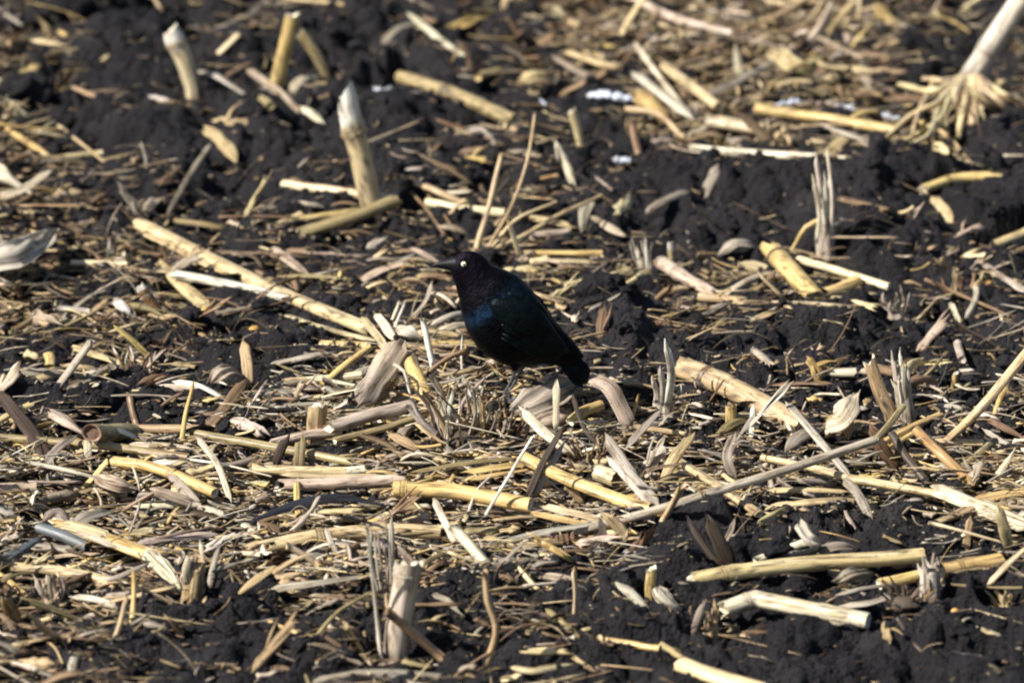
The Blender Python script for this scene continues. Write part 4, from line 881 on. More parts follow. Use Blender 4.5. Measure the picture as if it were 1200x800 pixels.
 ('brown splinter at the top of the thick pinkish-tan stub', [(466, 640, 60), (476, 652, 50), (486, 664, 40)], 8, 'pink'),
 ('grey strip beneath the tan noded stalk', [(382, 618, 34), (388, 634, 28), (396, 652, 16)], 7, 'ash'),
 ('upper olive split leaf right of the thick pinkish-tan stub', [(488, 667, 24), (505, 655, 28), (526, 645, 26)], 7, 'olive'),
 ('lower tan split leaf right of the thick pinkish-tan stub', [(490, 676, 18), (508, 664, 22), (525, 652, 22)], 8, 'tan'),
 ('upper straw of the fan right of the golden noded stalk', [(634, 592, 24), (670, 600, 26), (712, 610, 18)], 9, 'pale'),
 ('lower straw of the fan right of the golden noded stalk', [(622, 600, 20), (660, 608, 22), (704, 618, 14)], 9, 'gold'),
 ('grey blade crossing below the fan of straws', [(590, 634, 18), (640, 622, 22), (700, 612, 18)], 9, 'ash'),
 ('straw blade below the grey crossing one', [(590, 644, 12), (628, 636, 16), (668, 634, 10)], 9, 'straw'),
 ('dark spike leaning before the fan of straws', [(684, 648, 8), (706, 626, 26), (702, 608, 40)], 9, 'dark'),
 ('large leaf standing near the diagonal cane, shade painted into its dark colour', [(858, 668, 4), (846, 640, 30), (830, 606, 60)], 18, 'dark'),  # brown leaf; its shade is put into the colour by the dark tone
 ('second leaf leaning toward the cracked stalk, darkened in colour for shade', [(846, 666, 4), (824, 638, 26), (806, 606, 50)], 10, 'dark'),  # another brown leaf with shade painted in as a dark tone
 ('grey upturned blade in dark soil at the right', [(846, 640, 8), (856, 622, 24), (861, 607, 36)], 6, 'grey'),
 ('pinkish pale strip left of the small golden stub', [(622, 672, 12), (650, 676, 16), (684, 682, 10)], 12, 'pink'),
 ('olive strip lying on the soil near the bottom', [(640, 713, 14), (658, 728, 12), (680, 747, 6)], 9, 'olive'),
 ('yellow-white chip row at the bottom edge', [(598, 781, 10), (625, 786, 12), (672, 778, 8)], 10, 'pale'),
 ('straw strip pointing at the tan piece at the bottom', [(666, 764, 12), (680, 775, 12), (698, 787, 6)], 7, 'straw'),
 ('grey splinter leaning left of the brown tuft', [(812, 744, 4), (817, 724, 22), (826, 704, 36)], 9, 'grey'),
 ('ash-green flat strip under the golden stalk piece', [(986, 710, 12), (1015, 706, 16), (1047, 698, 12)], 9, 'ash'),
 ('grey thin strip above the ash-green flat one', [(980, 697, 18), (1012, 689, 22), (1052, 684, 18)], 5, 'grey'),
 ('straw leaf standing behind the large pale plank', [(1182, 645, 6), (1177, 620, 30), (1170, 592, 54)], 14, 'straw'),
 ('short straw slat standing left of the straw leaf', [(1132, 645, 6), (1134, 626, 22), (1138, 604, 40)], 9, 'tan'),
 ('narrow strip leaning out of the soil at the right edge', [(1156, 686, 14), (1178, 664, 30), (1206, 638, 46)], 9, 'pale'),
 ('white thin strip on the soil at the right edge', [(1136, 713, 12), (1168, 722, 14), (1206, 733, 8)], 4, 'pale'),
 ('blue-grey strip on bare soil at the lower right', [(1106, 762, 10), (1130, 766, 12), (1154, 771, 8)], 5, 'bluegrey'),
 ('small grey pointed strip near the lower right corner', [(1140, 733, 10), (1158, 740, 12), (1178, 747, 6)], 8, 'ash'),
 ('pale peg of leaf at the bottom left', [(84, 795, 4), (86, 780, 16), (90, 767, 26)], 12, 'ash'),
 ('long ribbed leaf at the bottom edge below the thick pinkish-tan stub', [(368, 798, 16), (440, 788, 22), (534, 794, 14)], 15, 'grey')]:
    up_like = abs(a[1][-1][1]-a[1][0][1]) > 1.2*abs(a[1][-1][0]-a[1][0][0])
    Lf(a[0], a[1], a[2], a[3], curl=random.choice([.5, .9, 1.6, -1.0]), twist=random.uniform(-.5, .5), taper=(random.uniform(.0, .08), random.uniform(.0, .25)), thick=.0009 if a[2] < 12 else .0012, N0=(0, -.9, .45) if up_like else None)

# ------------------------------------------------------------------ thin straws, grass stems and twigs
for a in [
 ('thin straw lying on bare soil at upper left', [(69, 148, 8), (98, 170, 12), (128, 195, 8)], 5, 'tan', 'straw'),
 ('short straw chip standing on bare soil at the top left', [(119, 74, 6), (138, 53, 22)], 7, 'straw', 'straw'),
 ('left brown straw entering from the top edge', [(194, 30, 8), (188, 12, 30), (180, -4, 44)], 6, 'tan', 'straw'),
 ('brown straw leaning at the top left corner', [(50, 17, 6), (75, -4, 22)], 6, 'brown', 'straw'),
 ('tallest curved grass stem behind the bird', [(572, 290, 4), (598, 245, 52), (618, 188, 108), (627, 132, 150)], 4, 'tan', 'straw'),
 ('thick orange grass stem rising behind the bird head', [(558, 292, 2), (572, 245, 46), (588, 180, 104)], 7, 'tan', 'straw'),
 ('bent grass stem leaning right from behind the bird', [(575, 293, 4), (605, 258, 30), (652, 236, 44)], 5, 'straw', 'straw'),
 ('long straw stem reaching right of the bird head', [(572, 296, 12), (610, 278, 18), (655, 252, 34), (706, 229, 42)], 6, 'straw', 'straw'),
 ('orange-brown straw lying right of the grass stems', [(606, 216, 10), (654, 206, 16)], 8, 'orange', 'straw'),
 ('dark brown twig lying on the soil behind the bird', [(478, 222, 10), (500, 246, 12), (522, 276, 6)], 4, 'brown', 'twig'),
 ('thinner brown twig lying just right of the dark brown one', [(494, 222, 8), (512, 240, 14), (534, 272, 6)], 3, 'brown', 'twig'),
 ('thin grey straw pointing at the bill', [(456, 311, 10), (484, 299, 14)], 3, 'ash', 'straw'),
 ('left one of two short white pegs left of the bird', [(457, 381, 14), (468, 354, 40)], 5, 'cream', 'straw'),
 ('right one of two short white pegs left of the bird', [(463, 383, 14), (475, 354, 42)], 5, 'white', 'straw'),
 ('tall bright white stick standing beside the big pinkish husk', [(512, 452, 12), (503, 412, 48), (496, 373, 84)], 8, 'white', 'straw'),
 ('grey hooked rootlet left of the bristling crown', [(462, 427, 60), (474, 436, 56), (481, 462, 32)], 4, 'ash', 'twig'),
 ('thin grey straw standing before the bird breast', [(544, 450, 10), (541, 422, 36), (542, 390, 62)], 3.5, 'ash', 'straw'),
 ('gold straw standing beside the cream curved blade', [(212, 527, 8), (219, 482, 46), (226, 449, 78)], 7, 'gold', 'straw'),
 ('dark straw peg in the bare soil at the left', [(160, 499, 4), (155, 480, 20), (151, 461, 34)], 8, 'brown', 'twig'),
 ('thin white straw crossing in front of the golden noded stalk', [(569, 603, 14), (596, 558, 54), (625, 511, 92)], 4, 'white', 'straw'),
 ('thin pale straw over the long thin olive stalk', [(220, 538, 24), (262, 544, 26), (318, 558, 22)], 3, 'cream', 'straw'),
 ('grey straw in front of the golden noded stalk', [(548, 603, 8), (558, 575, 30), (576, 557, 40)], 3, 'ash', 'straw'),
 ('small gold straw right of the smooth tan-grey leaf', [(740, 491, 10), (748, 464, 34)], 5, 'gold', 'straw'),
 ('dark gold straw lying before the two pale torn posts', [(742, 500, 16), (802, 508, 14)], 8, 'tan', 'straw'),
 ('brown twig left of the grey-brown torn stub', [(972, 457, 12), (1018, 443, 20)], 4, 'brown', 'twig'),
 ('curled straw hook below the bright yellow stalk', [(946, 366, 14), (940, 378, 14), (924, 400, 6)], 8, 'gold', 'straw'),
 ('long brown twig at the right', [(1085, 328, 14), (1130, 347, 14), (1184, 371, 8)], 5, 'brown', 'twig'),
 ('thin straw on soil near the grey-brown tuft', [(1074, 376, 6), (1099, 349, 12)], 4, 'straw', 'straw'),
 ('thin straw beside the bent golden stalk', [(1054, 291, 6), (1076, 275, 10)], 5, 'straw', 'straw'),
 ('curved brown root arching from the tall frayed grey stub', [(962, 258, 44), (944, 268, 36), (928, 292, 8)], 7, 'gold', 'twig'),
 ('left root arc at the top right', [(895, 28, 10), (928, 10, 20), (955, -6, 24)], 8, 'tan', 'twig'),
 ('middle root arc at the top right', [(918, 46, 8), (948, 26, 20), (968, -4, 30)], 8, 'tan', 'twig'),
 ('right root arc at the top right', [(946, 50, 6), (962, 30, 22), (974, 4, 34)], 8, 'pink', 'twig'),
 ('brown twig crossing the upper right tangle', [(772, 15, 44), (752, 42, 28), (728, 80, 10)], 6, 'brown', 'twig'),
 ('thin straw lying above the upper right tangle', [(774, 30, 16), (800, 40, 16), (826, 48, 10)], 7, 'straw', 'straw'),
 ('brown stick below the golden leaf scrap', [(733, 128, 18), (770, 134, 20), (802, 162, 8)], 8, 'tan', 'twig'),
 ('left thin upright straw behind the thick pinkish-tan stub', [(447, 775, 8), (441, 715, 62), (430, 617, 160)], 5, 'ash', 'straw'),
 ('pale straw with a knob at the right', [(1088, 612, 40), (1125, 622, 34), (1172, 634, 24)], 4.5, 'pale', 'straw'),
 ('brown curved stem at the bottom left', [(124, 773, 6), (138, 736, 36), (150, 698, 66)], 9, 'tan', 'twig'),
 ('paler curved stem beside the brown one', [(155, 730, 8), (158, 700, 32), (156, 670, 56)], 7, 'gold', 'twig'),
 ('olive stem lying at the bottom left', [(126, 773, 8), (152, 756, 16), (188, 744, 14)], 7, 'olive', 'twig'),
 ('olive rootlet climbing left of the thick pinkish-tan stub', [(354, 770, 6), (390, 722, 34), (432, 695, 44)], 7, 'olive', 'twig'),
 ('tall brown stem leaning right of the thick pinkish-tan stub', [(566, 790, 4), (581, 740, 50), (572, 705, 82), (568, 670, 112)], 8, 'tan', 'twig'),
 ('thin olive stem below the golden noded stalk', [(512, 646, 20), (560, 645, 22), (604, 646, 18)], 3, 'olive', 'straw'),
 ('ochre straw on dark soil at lower left', [(311, 727, 10), (345, 740, 14), (373, 749, 8)], 6, 'gold', 'straw'),
 ('gold straw lying before the small golden stub', [(711, 730, 12), (774, 729, 12)], 6, 'gold', 'straw'),
 ('bright pale straw right of the gold one', [(764, 738, 10), (803, 732, 12)], 6, 'cream', 'straw'),
 ('fine straw touching the cracked pale golden stalk', [(788, 698, 10), (822, 693, 12)], 3.5, 'tan', 'straw'),
 ('curly rootlet at the bottom left', [(8, 752, 12), (38, 745, 20), (62, 756, 18), (74, 778, 8)], 4, 'tan', 'twig'),
 ('brown slanting twig in the left residue', [(144, 598, 14), (172, 582, 30), (202, 565, 44)], 6, 'brown', 'twig'),
 ('brown twig at the left edge', [(-4, 252, 10), (36, 230, 18)], 5, 'brown', 'twig'),
 ('dark root hanging across the soil at lower right', [(1052, 725, 20), (1068, 750, 14), (1085, 768, 6)], 5, 'dark', 'twig'),
 ('thin branching straw below the uprooted stalk', [(1098, 150, 16), (1118, 168, 14), (1142, 197, 6)], 5, 'tan', 'straw'),
 ('short straw lying at the right edge by the roots', [(1168, 98, 10), (1204, 101, 10)], 11, 'straw', 'straw'),
 ('second short straw below the one by the roots', [(1164, 184, 8), (1198, 182, 10)], 4, 'cream', 'straw'),
 ('gold upright straw in the bare patch left of the bird', [(396, 340, 6), (399, 318, 24)], 5, 'gold', 'straw'),
 ('brown upright straw beside the gold one', [(385, 338, 6), (387, 314, 26)], 5, 'brown', 'straw')]:
    twig(a[0], a[1], a[2], a[3], kind=a[4], taper=random.uniform(.45, .9))

# ------------------------------------------------------------------ snow scraps, kernels, cobs
def snow(label, pts, w):
    pts = [(u, v, h+8) for u, v, h in pts]
    P = path3(pts); reserve(P, w); g = Geo(); n = 26; Q = catmull(P, n); W = w*px_size(P[0]); sd = random.uniform(0, 40); m = 12
    V = []
    for i, q in enumerate(Q):
        ww = W*.5*math.sin(math.pi*min(1, (i+.6)/(n)))**.35*(1+.7*float(fbm(np.array([i*.33+sd]), np.array([.5]), 2, 2)[0]*2)); sag = .006*float(fbm(np.array([i*.5+sd]), np.array([3.5]), 2, 2)[0])
        for j in range(m):
            a = 2*math.pi*j/m; V.append(q+np.array([0, math.cos(a)*ww*1.2, math.sin(a)*ww*.55+sag])*(1+random.uniform(-.12, .12)*np.array([0, 1, 1])))
    footprint(P, W*.4)
    g.add(np.array(V), grid_faces(n, m, True)+[tuple(range(m)), tuple(reversed(range((n-1)*m, n*m)))], np.zeros((len(V), 3)), (.8, .8, .85))
    return tag(g.build('snow_patch', M['snow'], origin=P[0]), label, 'snow_patch')
snow('bright bluish-white snow scrap on dark soil at top centre', [(688, 112, 8), (714, 112, 12), (741, 117, 8)], 16); mark(713, 113, 'the bright snow scrap')
snow('small white snow scrap above the olive-brown noded stalk', [(434, 103, 6), (447, 108, 8), (462, 104, 4)], 13)
snow('tiny snow crumb right of the small scrap', [(474, 112, 3), (492, 110, 5)], 8)
snow('left snow streak behind the long olive-gold stalk', [(908, 124, 8), (930, 120, 10), (956, 122, 6)], 9)
snow('right snow streak behind the long olive-gold stalk', [(970, 120, 8), (1005, 130, 10), (1054, 139, 6)], 12)
snow('small snow crumb by the lone short stub', [(718, 187, 4), (740, 188, 6)], 10)
snow('narrow snow crumb left of the bright scrap', [(632, 116, 5), (640, 124, 5)], 6)

def kernel(label, u, v, r=6, col=(.62, .34, .07)):
    p = on_ground(u, v, .010); reserve([p], r*2); g = Geo(); lump(g, p, r*px_size(p), col, 8, (1, .7, .85), .18)
    FOOT.append((p[0], p[1], p[2]-.002, .010)); tag(g.build('kernel', M['kernel'], origin=p), label, 'kernel')
kernel('bright golden maize kernel on bare soil left of centre', 298, 387, 6.5)
kernel('golden kernel near the bright strip at upper left of the bird', 475, 313, 6)
kernel('pale kernel below the pointed pale strip at the right edge', 1158, 333, 5.5, (.7, .6, .36))
kernel('amber kernel stuck among the dark roots at lower right', 1119, 716, 5)
kernel('pale nub beside the broken olive-straw piece', 240, 364, 5, (.6, .5, .33))

def cob(label, u, v, ln, w, ang=0., h=.014, tone=(.17, .095, .05)):
    """a short length of spent cob: a core with rows of empty cupules"""
    p = on_ground(u, v, h); px = px_size(p); reserve([p-np.array([ln*px/2, 0, 0]), p+np.array([ln*px/2, 0, 0])], w); r = w*px/2; L = ln*px; ax = np.array([math.cos(ang), math.sin(ang)*.4, math.sin(ang)*.2]); ax /= np.linalg.norm(ax)
    P = np.array([p-ax*L/2, p, p+ax*L/2]); Q = catmull(P, 14); T, S_, N_ = frame_along(Q, np.array([0, -.3, 1.]))
    g = Geo(); tube_geo(g, Q, r*.8, tone, n=14, rough=.12); o = g.build('cob_fragment', M['cob'], origin=p)
    gc = Geo(); rings = max(4, int(ln/4.2))
    for i in range(rings):
        k = min(13, int(i/(rings-1)*13))
        for j in range(13):
            a = 2*math.pi*(j+.5*(i % 2))/13; d = S_[k]*math.cos(a)+N_[k]*math.sin(a); c = Q[0]+(Q[-1]-Q[0])*i/(rings-1)+d*r*.86
            lump(gc, c, r*.22*random.uniform(.8, 1.3), jitter(tone, .35), 4, (1, 1, 1), .3)
    q = gc.build('cupules', M['cob'], o, p); q['kind'] = 'stuff'
    return tag(o, label, 'cob_fragment')
cob('knobbly brown cob fragment on bare soil right of the bird', 762, 391, 44, 30, .1); mark(765, 390, 'the knobbly cob fragment')
cob('rusty brown cob fragment below the fan of straws', 659, 634, 25, 17, .25, .010, (.12, .075, .045)); mark(659, 632, 'the rusty cob fragment')
cob('dark ribbed cob lying below the pale thin strip', 352, 396, 66, 17, .0, .010, (.12, .085, .06))
cob('small crumbled cob piece behind the cracked pale golden stalk', 786, 644, 24, 20, .4, .014, (.11, .09, .06))
# ------------------------------------------------------------------ how much residue lies where (per 50 px square of the view)
DENS = np.array([[int(q) for q in r.split()] for r in """4 4 1 1 4 4 4 4 2 3 4 5 7 8 7 8 8 8 7 8 7 5 5 4
5 5 2 1 2 3 4 4 1 3 3 3 6 7 7 8 7 8 9 8 7 4 4 5
4 3 1 1 3 2 4 3 1 1 2 3 3 1 4 9 9 8 8 7 7 6 8 5
6 4 2 1 2 4 2 1 1 1 3 5 4 2 2 6 8 7 7 7 7 7 5 2
7 6 4 5 3 2 3 4 3 4 4 4 5 4 2 2 3 1 1 3 1 3 3 1
7 7 6 6 5 5 4 3 4 4 4 5 5 4 4 2 1 1 3 3 1 1 1 1
7 7 6 6 5 5 7 7 6 6 6 5 6 6 5 5 6 6 6 6 2 3 5 5
8 7 7 6 3 2 4 3 5 6 6 5 5 2 1 3 5 6 6 5 2 3 4 4
2 4 6 3 5 3 2 4 7 8 7 6 6 5 4 6 5 2 2 3 2 3 3 3
4 4 4 3 4 3 6 8 9 9 9 8 8 8 7 7 5 5 6 5 4 5 5 5
9 9 8 8 8 7 8 8 9 9 9 9 9 9 9 9 8 8 8 8 8 8 7 8
9 9 9 9 9 9 9 9 9 9 9 9 9 9 9 9 9 9 8 8 7 8 8 9
9 9 9 8 7 8 8 8 9 9 9 8 8 9 8 5 3 4 3 4 2 3 7 8
9 9 9 9 8 8 8 8 9 8 7 7 8 6 5 3 2 3 4 5 5 5 5 6
8 8 7 6 4 4 6 7 7 5 4 5 6 5 4 4 4 3 2 4 2 3 3 4
7 6 6 4 3 3 4 5 6 5 4 5 6 5 4 3 2 2 2 1 2 2 2 2""".split("\n")])/9.0
def density(x, y):
    """0..1 residue cover at a place in the field"""
    z = hs(x, y); u, v = to_px(np.stack([x, y, z], -1))
    a = np.clip(u/50-.5, 0, 22.999); b = np.clip(v/50-.5, 0, 14.999); i, j = a.astype(int), b.astype(int); fa, fb = a-i, b-j
    d = DENS[j, i]*(1-fa)*(1-fb)+DENS[j, i+1]*fa*(1-fb)+DENS[j+1, i]*(1-fa)*fb+DENS[j+1, i+1]*fa*fb
    return np.clip(d+.42*(fbm(x*14, y*9, 21, 3)), .015, 1)

# ------------------------------------------------------------------ the soil
XF = np.arange(-.86, .861, .0036); YF = np.arange(-1.34, 1.94, .0046)
def stretch(a, far):
    step = (a[1]-a[0]); out = []; s = step; x = a[-1]
    while x < far: s *= 1.22; x += s; out.append(x)
    lo = []; s = step; x = a[0]
    while x > -far: s *= 1.22; x -= s; lo.append(x)
    return np.array(lo[::-1]+list(a)+out)
XA, YA = stretch(XF, 120.), stretch(YF, 160.)
GX, GY = np.meshgrid(XA, YA)
def detail(x, y):
    wx = x+.010*fbm(x*38, y*38, 31, 2); wy = y+.010*fbm(x*38+9, y*38, 33, 2)
    d = density(x, y)
    h = .050*domes(wx, wy, .105, 41, .6)*(1-.75*d)+.030*(1-d)*np.maximum(0, fbm(x*7, y*11, 77, 2))*2+.024*domes(wx, wy, .040, 51, .8)+.012*domes(wx, wy, .018, 61, .85)+.0045*domes(wx, wy, .0085, 71, .9)
    h += .018*fbm(x*22, y*22, 81, 3)+.007*fbm(x*90, y*90, 91, 3)
    return h-.023
fine = np.clip(np.minimum(np.minimum(GX+1.1, 1.1-GX)*6, np.minimum(GY+1.6, 2.3-GY)*6), 0, 1)
H = hs(GX, GY)+detail(GX, GY)*(.25+.75*fine)
far = np.clip((np.hypot(GX, GY)-2.5)/4, 0, 1)
H = H*(1-far)+(H*.6+.05*fbm(GX*.5, GY*.5, 7, 3))*far
# pieces that lie on the soil press it down under them
i0, j0 = np.searchsorted(XA, XF[0]), np.searchsorted(YA, YF[0])
FA = np.array(FOOT)
for fx, fy, fz, fr in FOOT:
    a, b = np.searchsorted(XA, fx-fr), np.searchsorted(XA, fx+fr); c, d = np.searchsorted(YA, fy-fr), np.searchsorted(YA, fy+fr)
    if b <= a or d <= c: continue
    sx, sy = GX[c:d, a:b], GY[c:d, a:b]; q = np.hypot(sx-fx, sy-fy)/fr
    H[c:d, a:b] = np.where(q < 1, np.minimum(H[c:d, a:b], fz+np.maximum(0, q-.55)**2*.03), H[c:d, a:b])
for fx, fy, fz, fr in FOOT:                                  # and no ridge right before them stands higher than the line of sight
    a, b = np.searchsorted(XA, fx-fr*1.8), np.searchsorted(XA, fx+fr*1.8); c, d = np.searchsorted(YA, fy-.17), np.searchsorted(YA, fy)
    if b <= a or d <= c: continue
    sx, sy = GX[c:d, a:b], GY[c:d, a:b]; lim = fz+.003+(fy-sy)*.30+np.maximum(0, np.abs(sx-fx)/fr-1)**2*.02
    H[c:d, a:b] = np.minimum(H[c:d, a:b], lim)
def ground_h(x, y):
    i = np.clip(np.searchsorted(XA, x)-1, 0, len(XA)-2); j = np.clip(np.searchsorted(YA, y)-1, 0, len(YA)-2)
    fx = (x-XA[i])/(XA[i+1]-XA[i]); fy = (y-YA[j])/(YA[j+1]-YA[j])
    return H[j, i]*(1-fx)*(1-fy)+H[j, i+1]*fx*(1-fy)+H[j+1, i]*(1-fx)*fy+H[j+1, i+1]*fx*fy

def fast_mesh(name, V, F, mat, kind, smooth=True, col=None, fib=None):
    me = bpy.data.meshes.new(name); nf = len(F); k = F.shape[1]
    me.vertices.add(len(V)); me.vertices.foreach_set('co', V.astype(np.float32).ravel())
    me.loops.add(nf*k); me.loops.foreach_set('vertex_index', F.astype(np.int32).ravel())
    me.polygons.add(nf); me.polygons.foreach_set('loop_start', (np.arange(nf)*k).astype(np.int32))
    try: me.polygons.foreach_set('loop_total', np.full(nf, k, np.int32))
    except Exception: pass
    me.update(calc_edges=True)
    if smooth: me.polygons.foreach_set('use_smooth', np.ones(nf, bool))
    if col is not None:
        a = me.attributes.new('col', 'FLOAT_COLOR', 'POINT'); a.data.foreach_set('color', np.hstack([col, np.ones((len(col), 1))]).astype(np.float32).ravel())
        a = me.attributes.new('fib', 'FLOAT_VECTOR', 'POINT'); a.data.foreach_set('vector', fib.astype(np.float32).ravel())
    me.materials.append(mat); o = bpy.data.objects.new(name, me); COL.objects.link(o); o['kind'] = kind; return o
ny, nx = GX.shape; idx = np.arange(nx*ny).reshape(ny, nx)
F = np.stack([idx[:-1, :-1].ravel(), idx[:-1, 1:].ravel(), idx[1:, 1:].ravel(), idx[1:, :-1].ravel()], 1)
fast_mesh('ground', np.stack([GX.ravel(), GY.ravel(), H.ravel()], 1), F, M['soil'], 'structure')['label'] = 'dark moist cloddy field soil under the maize stubble'

# ------------------------------------------------------------------ loose clods and crumbs
def ico(sub):
    import bmesh
    bm = bmesh.new(); bmesh.ops.create_icosphere(bm, subdivisions=sub, radius=1); V = np.array([v.co[:] for v in bm.verts]); F = np.array([[v.index for v in f.verts] for f in bm.faces]); bm.free(); return V, F
VS, FS, off = [], [], 0
for sub, cnt, lo, hi, amp in ((4, 90, .014, .034, .5), (3, 520, .006, .014, .6), (2, 3200, .0025, .0065, .6), (1, 9000, .0012, .003, .4)):
    BV, BF = ico(sub); x = RNG.uniform(-.95, .95, cnt*3); y = RNG.uniform(-1.4, 2.1, cnt*3); keep = RNG.random(cnt*3) > density(x, y)*.85
    x, y = x[keep][:cnt], y[keep][:cnt]
    u, v = to_px(np.stack([x, y, hs(x, y)], -1))
    for k in range(len(x)):
        r = lo*(hi/lo)**(RNG.random()**1.6)
        if sub >= 3 and len(FOOT) and (np.min(np.hypot(FA[:, 0]-x[k], FA[:, 1]-y[k])) < r+.012 or np.any((np.abs(FA[:, 0]-x[k]) < r+FA[:, 3]) & (FA[:, 1] > y[k]) & (FA[:, 1] < y[k]+r*4))): continue
        if sub >= 3 and 500 < u[k] < 700 and 400 < v[k] < 560: continue
        s = RNG.uniform(0, 90); a = RNG.uniform(0, 6.28)
        n = fbm(BV[:, 0]*1.5+s, BV[:, 1]*1.5+BV[:, 2]*1.9, 3, 3)*2+(.5*fbm(BV[:, 0]*5+s, BV[:, 2]*5+BV[:, 1]*4.1, 5, 2)*2 if sub > 2 else 0)
        P = BV*(1+amp*n)[:, None]*r*np.array([RNG.uniform(.8, 1.25), RNG.uniform(.8, 1.2), RNG.uniform(.6, .9)])
        c, sn = math.cos(a), math.sin(a); P = np.stack([P[:, 0]*c-P[:, 1]*sn, P[:, 0]*sn+P[:, 1]*c, P[:, 2]], 1)
        P += np.array([x[k], y[k], float(ground_h(np.array([x[k]]), np.array([y[k]]))[0])+r*.25]); VS.append(P); FS.append(BF+off); off += len(BV)
fast_mesh('soil_clods', np.vstack(VS), np.vstack(FS), M['soil'], 'stuff')['label'] = 'loose crumbs and clods of dark soil'

# ------------------------------------------------------------------ litter nobody could count
PAL = {'top': [('pink', .14), ('tan', .22), ('brown', .27), ('straw', .15), ('grey', .08), ('pale', .06), ('gold', .04), ('olive', .04)],
       'band': [('pink', .17), ('straw', .19), ('cream', .11), ('lilac', .09), ('grey', .12), ('tan', .12), ('gold', .10), ('brown', .14), ('ash', .06)],
       'low': [('tan', .22), ('brown', .30), ('grey', .10), ('straw', .12), ('olive', .10), ('pink', .06), ('dark', .10)]}
def pick_tones(v, n):
    out = np.zeros((n, 3)); names = []
    for k in range(n):
        p = PAL['top' if v[k] < 430 else ('band' if v[k] < 680 else 'low')]; w = np.array([q[1] for q in p]); i = RNG.choice(len(p), p=w/w.sum()); names.append(p[i][0]); out[k] = TONE[p[i][0]]
    return out, names
def scatter(n, margin=.12, power=1.0, yr=(-1.35, 2.0)):
    X, Y = [], []
    while sum(len(a) for a in X) < n:
        x = RNG.uniform(-.86-margin, .86+margin, n*2); y = RNG.uniform(*yr, n*2); k = RNG.random(n*2) < density(x, y)**power; X.append(x[k]); Y.append(y[k])
    return np.concatenate(X)[:n], np.concatenate(Y)[:n]
def bits(name, n, lo, hi, wlo, whi, pile, power, tilt, mat, bright=1.0, rings=5, bend=.35, thick=.0006, tiltpow=1.5):
    """n ribbons, each bent and with its own thickness, lying and propped over the soil: one mesh"""
    x, y = scatter(n, power=power); d = density(x, y); z0 = ground_h(x, y)
    u, v = to_px(np.stack([x, y, z0], -1)); col, _ = pick_tones(v, n); col = col*(.38+.80*RNG.random((n, 1))**1.15)*bright
    L = lo*(hi/lo)**(RNG.random(n)**1.7); W = wlo*(whi/wlo)**RNG.random(n); W = np.minimum(W, L*.6)
    az = RNG.normal(0, .5, n)+np.where(RNG.random(n) < .33, RNG.uniform(-1.57, 1.57, n), 0)
    el = np.sign(RNG.uniform(-1, 1, n))*tilt*RNG.random(n)**tiltpow
    T = np.stack([np.cos(az)*np.cos(el), np.sin(az)*np.cos(el), np.sin(el)], 1); ro = RNG.normal(0, .6, n)
    up = np.array([0, 0, 1.]); S_ = np.cross(T, up); S_ /= np.maximum(1e-6, np.linalg.norm(S_, axis=1))[:, None]; N_ = np.cross(S_, T)
    Sr = S_*np.cos(ro)[:, None]+N_*np.sin(ro)[:, None]; Nr = -S_*np.sin(ro)[:, None]+N_*np.cos(ro)[:, None]
    # follow the soil: mean height under the two ends
    za = ground_h(x-T[:, 0]*L*.4, y-T[:, 1]*L*.4); zb = ground_h(x+T[:, 0]*L*.4, y+T[:, 1]*L*.4); hid = masked(x, y, z0+.006); el2 = np.where(hid, el*.3, el); T[:, 2] = np.sin(el2); z = np.maximum(z0, (za+zb)/2)+np.abs(np.sin(el2))*L*.35+.0012+pile*d*RNG.random(n)**1.4*np.where(hid, .2, 1)
    cov = (masked(x, y, z)*1.+masked(x-T[:, 0]*L*.35, y-T[:, 1]*L*.35, z)+masked(x+T[:, 0]*L*.35, y+T[:, 1]*L*.35, z))*.07
    z = z-np.where(masked(x, y, z), .85, 0)*(z-z0-.0012).clip(0)
    kp = RNG.random(n) > cov; n = int(kp.sum()); x, y, z, L, W, T, Sr, Nr, col = x[kp], y[kp], z[kp], L[kp], W[kp], T[kp], Sr[kp], Nr[kp], col[kp]
    C = np.stack([x, y, z], 1); b1, b2 = RNG.normal(0, bend, n), RNG.normal(0, bend*.7, n); s = np.linspace(-.5, .5, rings); V = np.zeros((n, rings, 4, 3)); fb = np.zeros((n, rings, 4, 3)); sd = RNG.uniform(0, 90, n)
    e0, e1 = RNG.uniform(.45, 1.1, n), RNG.uniform(.3, 1.1, n); sl = RNG.uniform(-.9, .9, (2, n)); cur = RNG.uniform(.0, .35, n)
    for i, t in enumerate(s):
        c = C+T*(t*L)[:, None]+Nr*((.25-t*t)*b1*L)[:, None]+Sr*((.25-t*t)*b2*L)[:, None]
        w = W*.5*(1 if 0 < i < rings-1 else 0)+W*.5*(e0 if i == 0 else e1)*(1 if i in (0, rings-1) else 0); w = w*RNG.uniform(.6, 1.25, n)
        lift = (cur*w)[:, None]*Nr
        sk = (sl[0] if i == 0 else sl[1])*w*(1 if i in (0, rings-1) else 0)
        V[:, i, 0] = c-Sr*w[:, None]-T*sk[:, None]; V[:, i, 1] = c+lift+Nr*thick; V[:, i, 2] = c+Sr*w[:, None]+T*sk[:, None]; V[:, i, 3] = c+lift-Nr*thick
        for q, uu in enumerate((-1, 0, 1, 0)): fb[:, i, q, 0] = uu*w; fb[:, i, q, 1] = (t+.5)*L; fb[:, i, q, 2] = sd
    base = (np.arange(n)*rings*4)[:, None, None]; f = []
    for i in range(rings-1):
        for q in range(4): f.append((i*4+q, i*4+(q+1) % 4, (i+1)*4+(q+1) % 4, (i+1)*4+q))
    f += [(3, 2, 1, 0), ((rings-1)*4, (rings-1)*4+1, (rings-1)*4+2, (rings-1)*4+3)]
    F = (np.array(f)[None]+base).reshape(-1, 4)
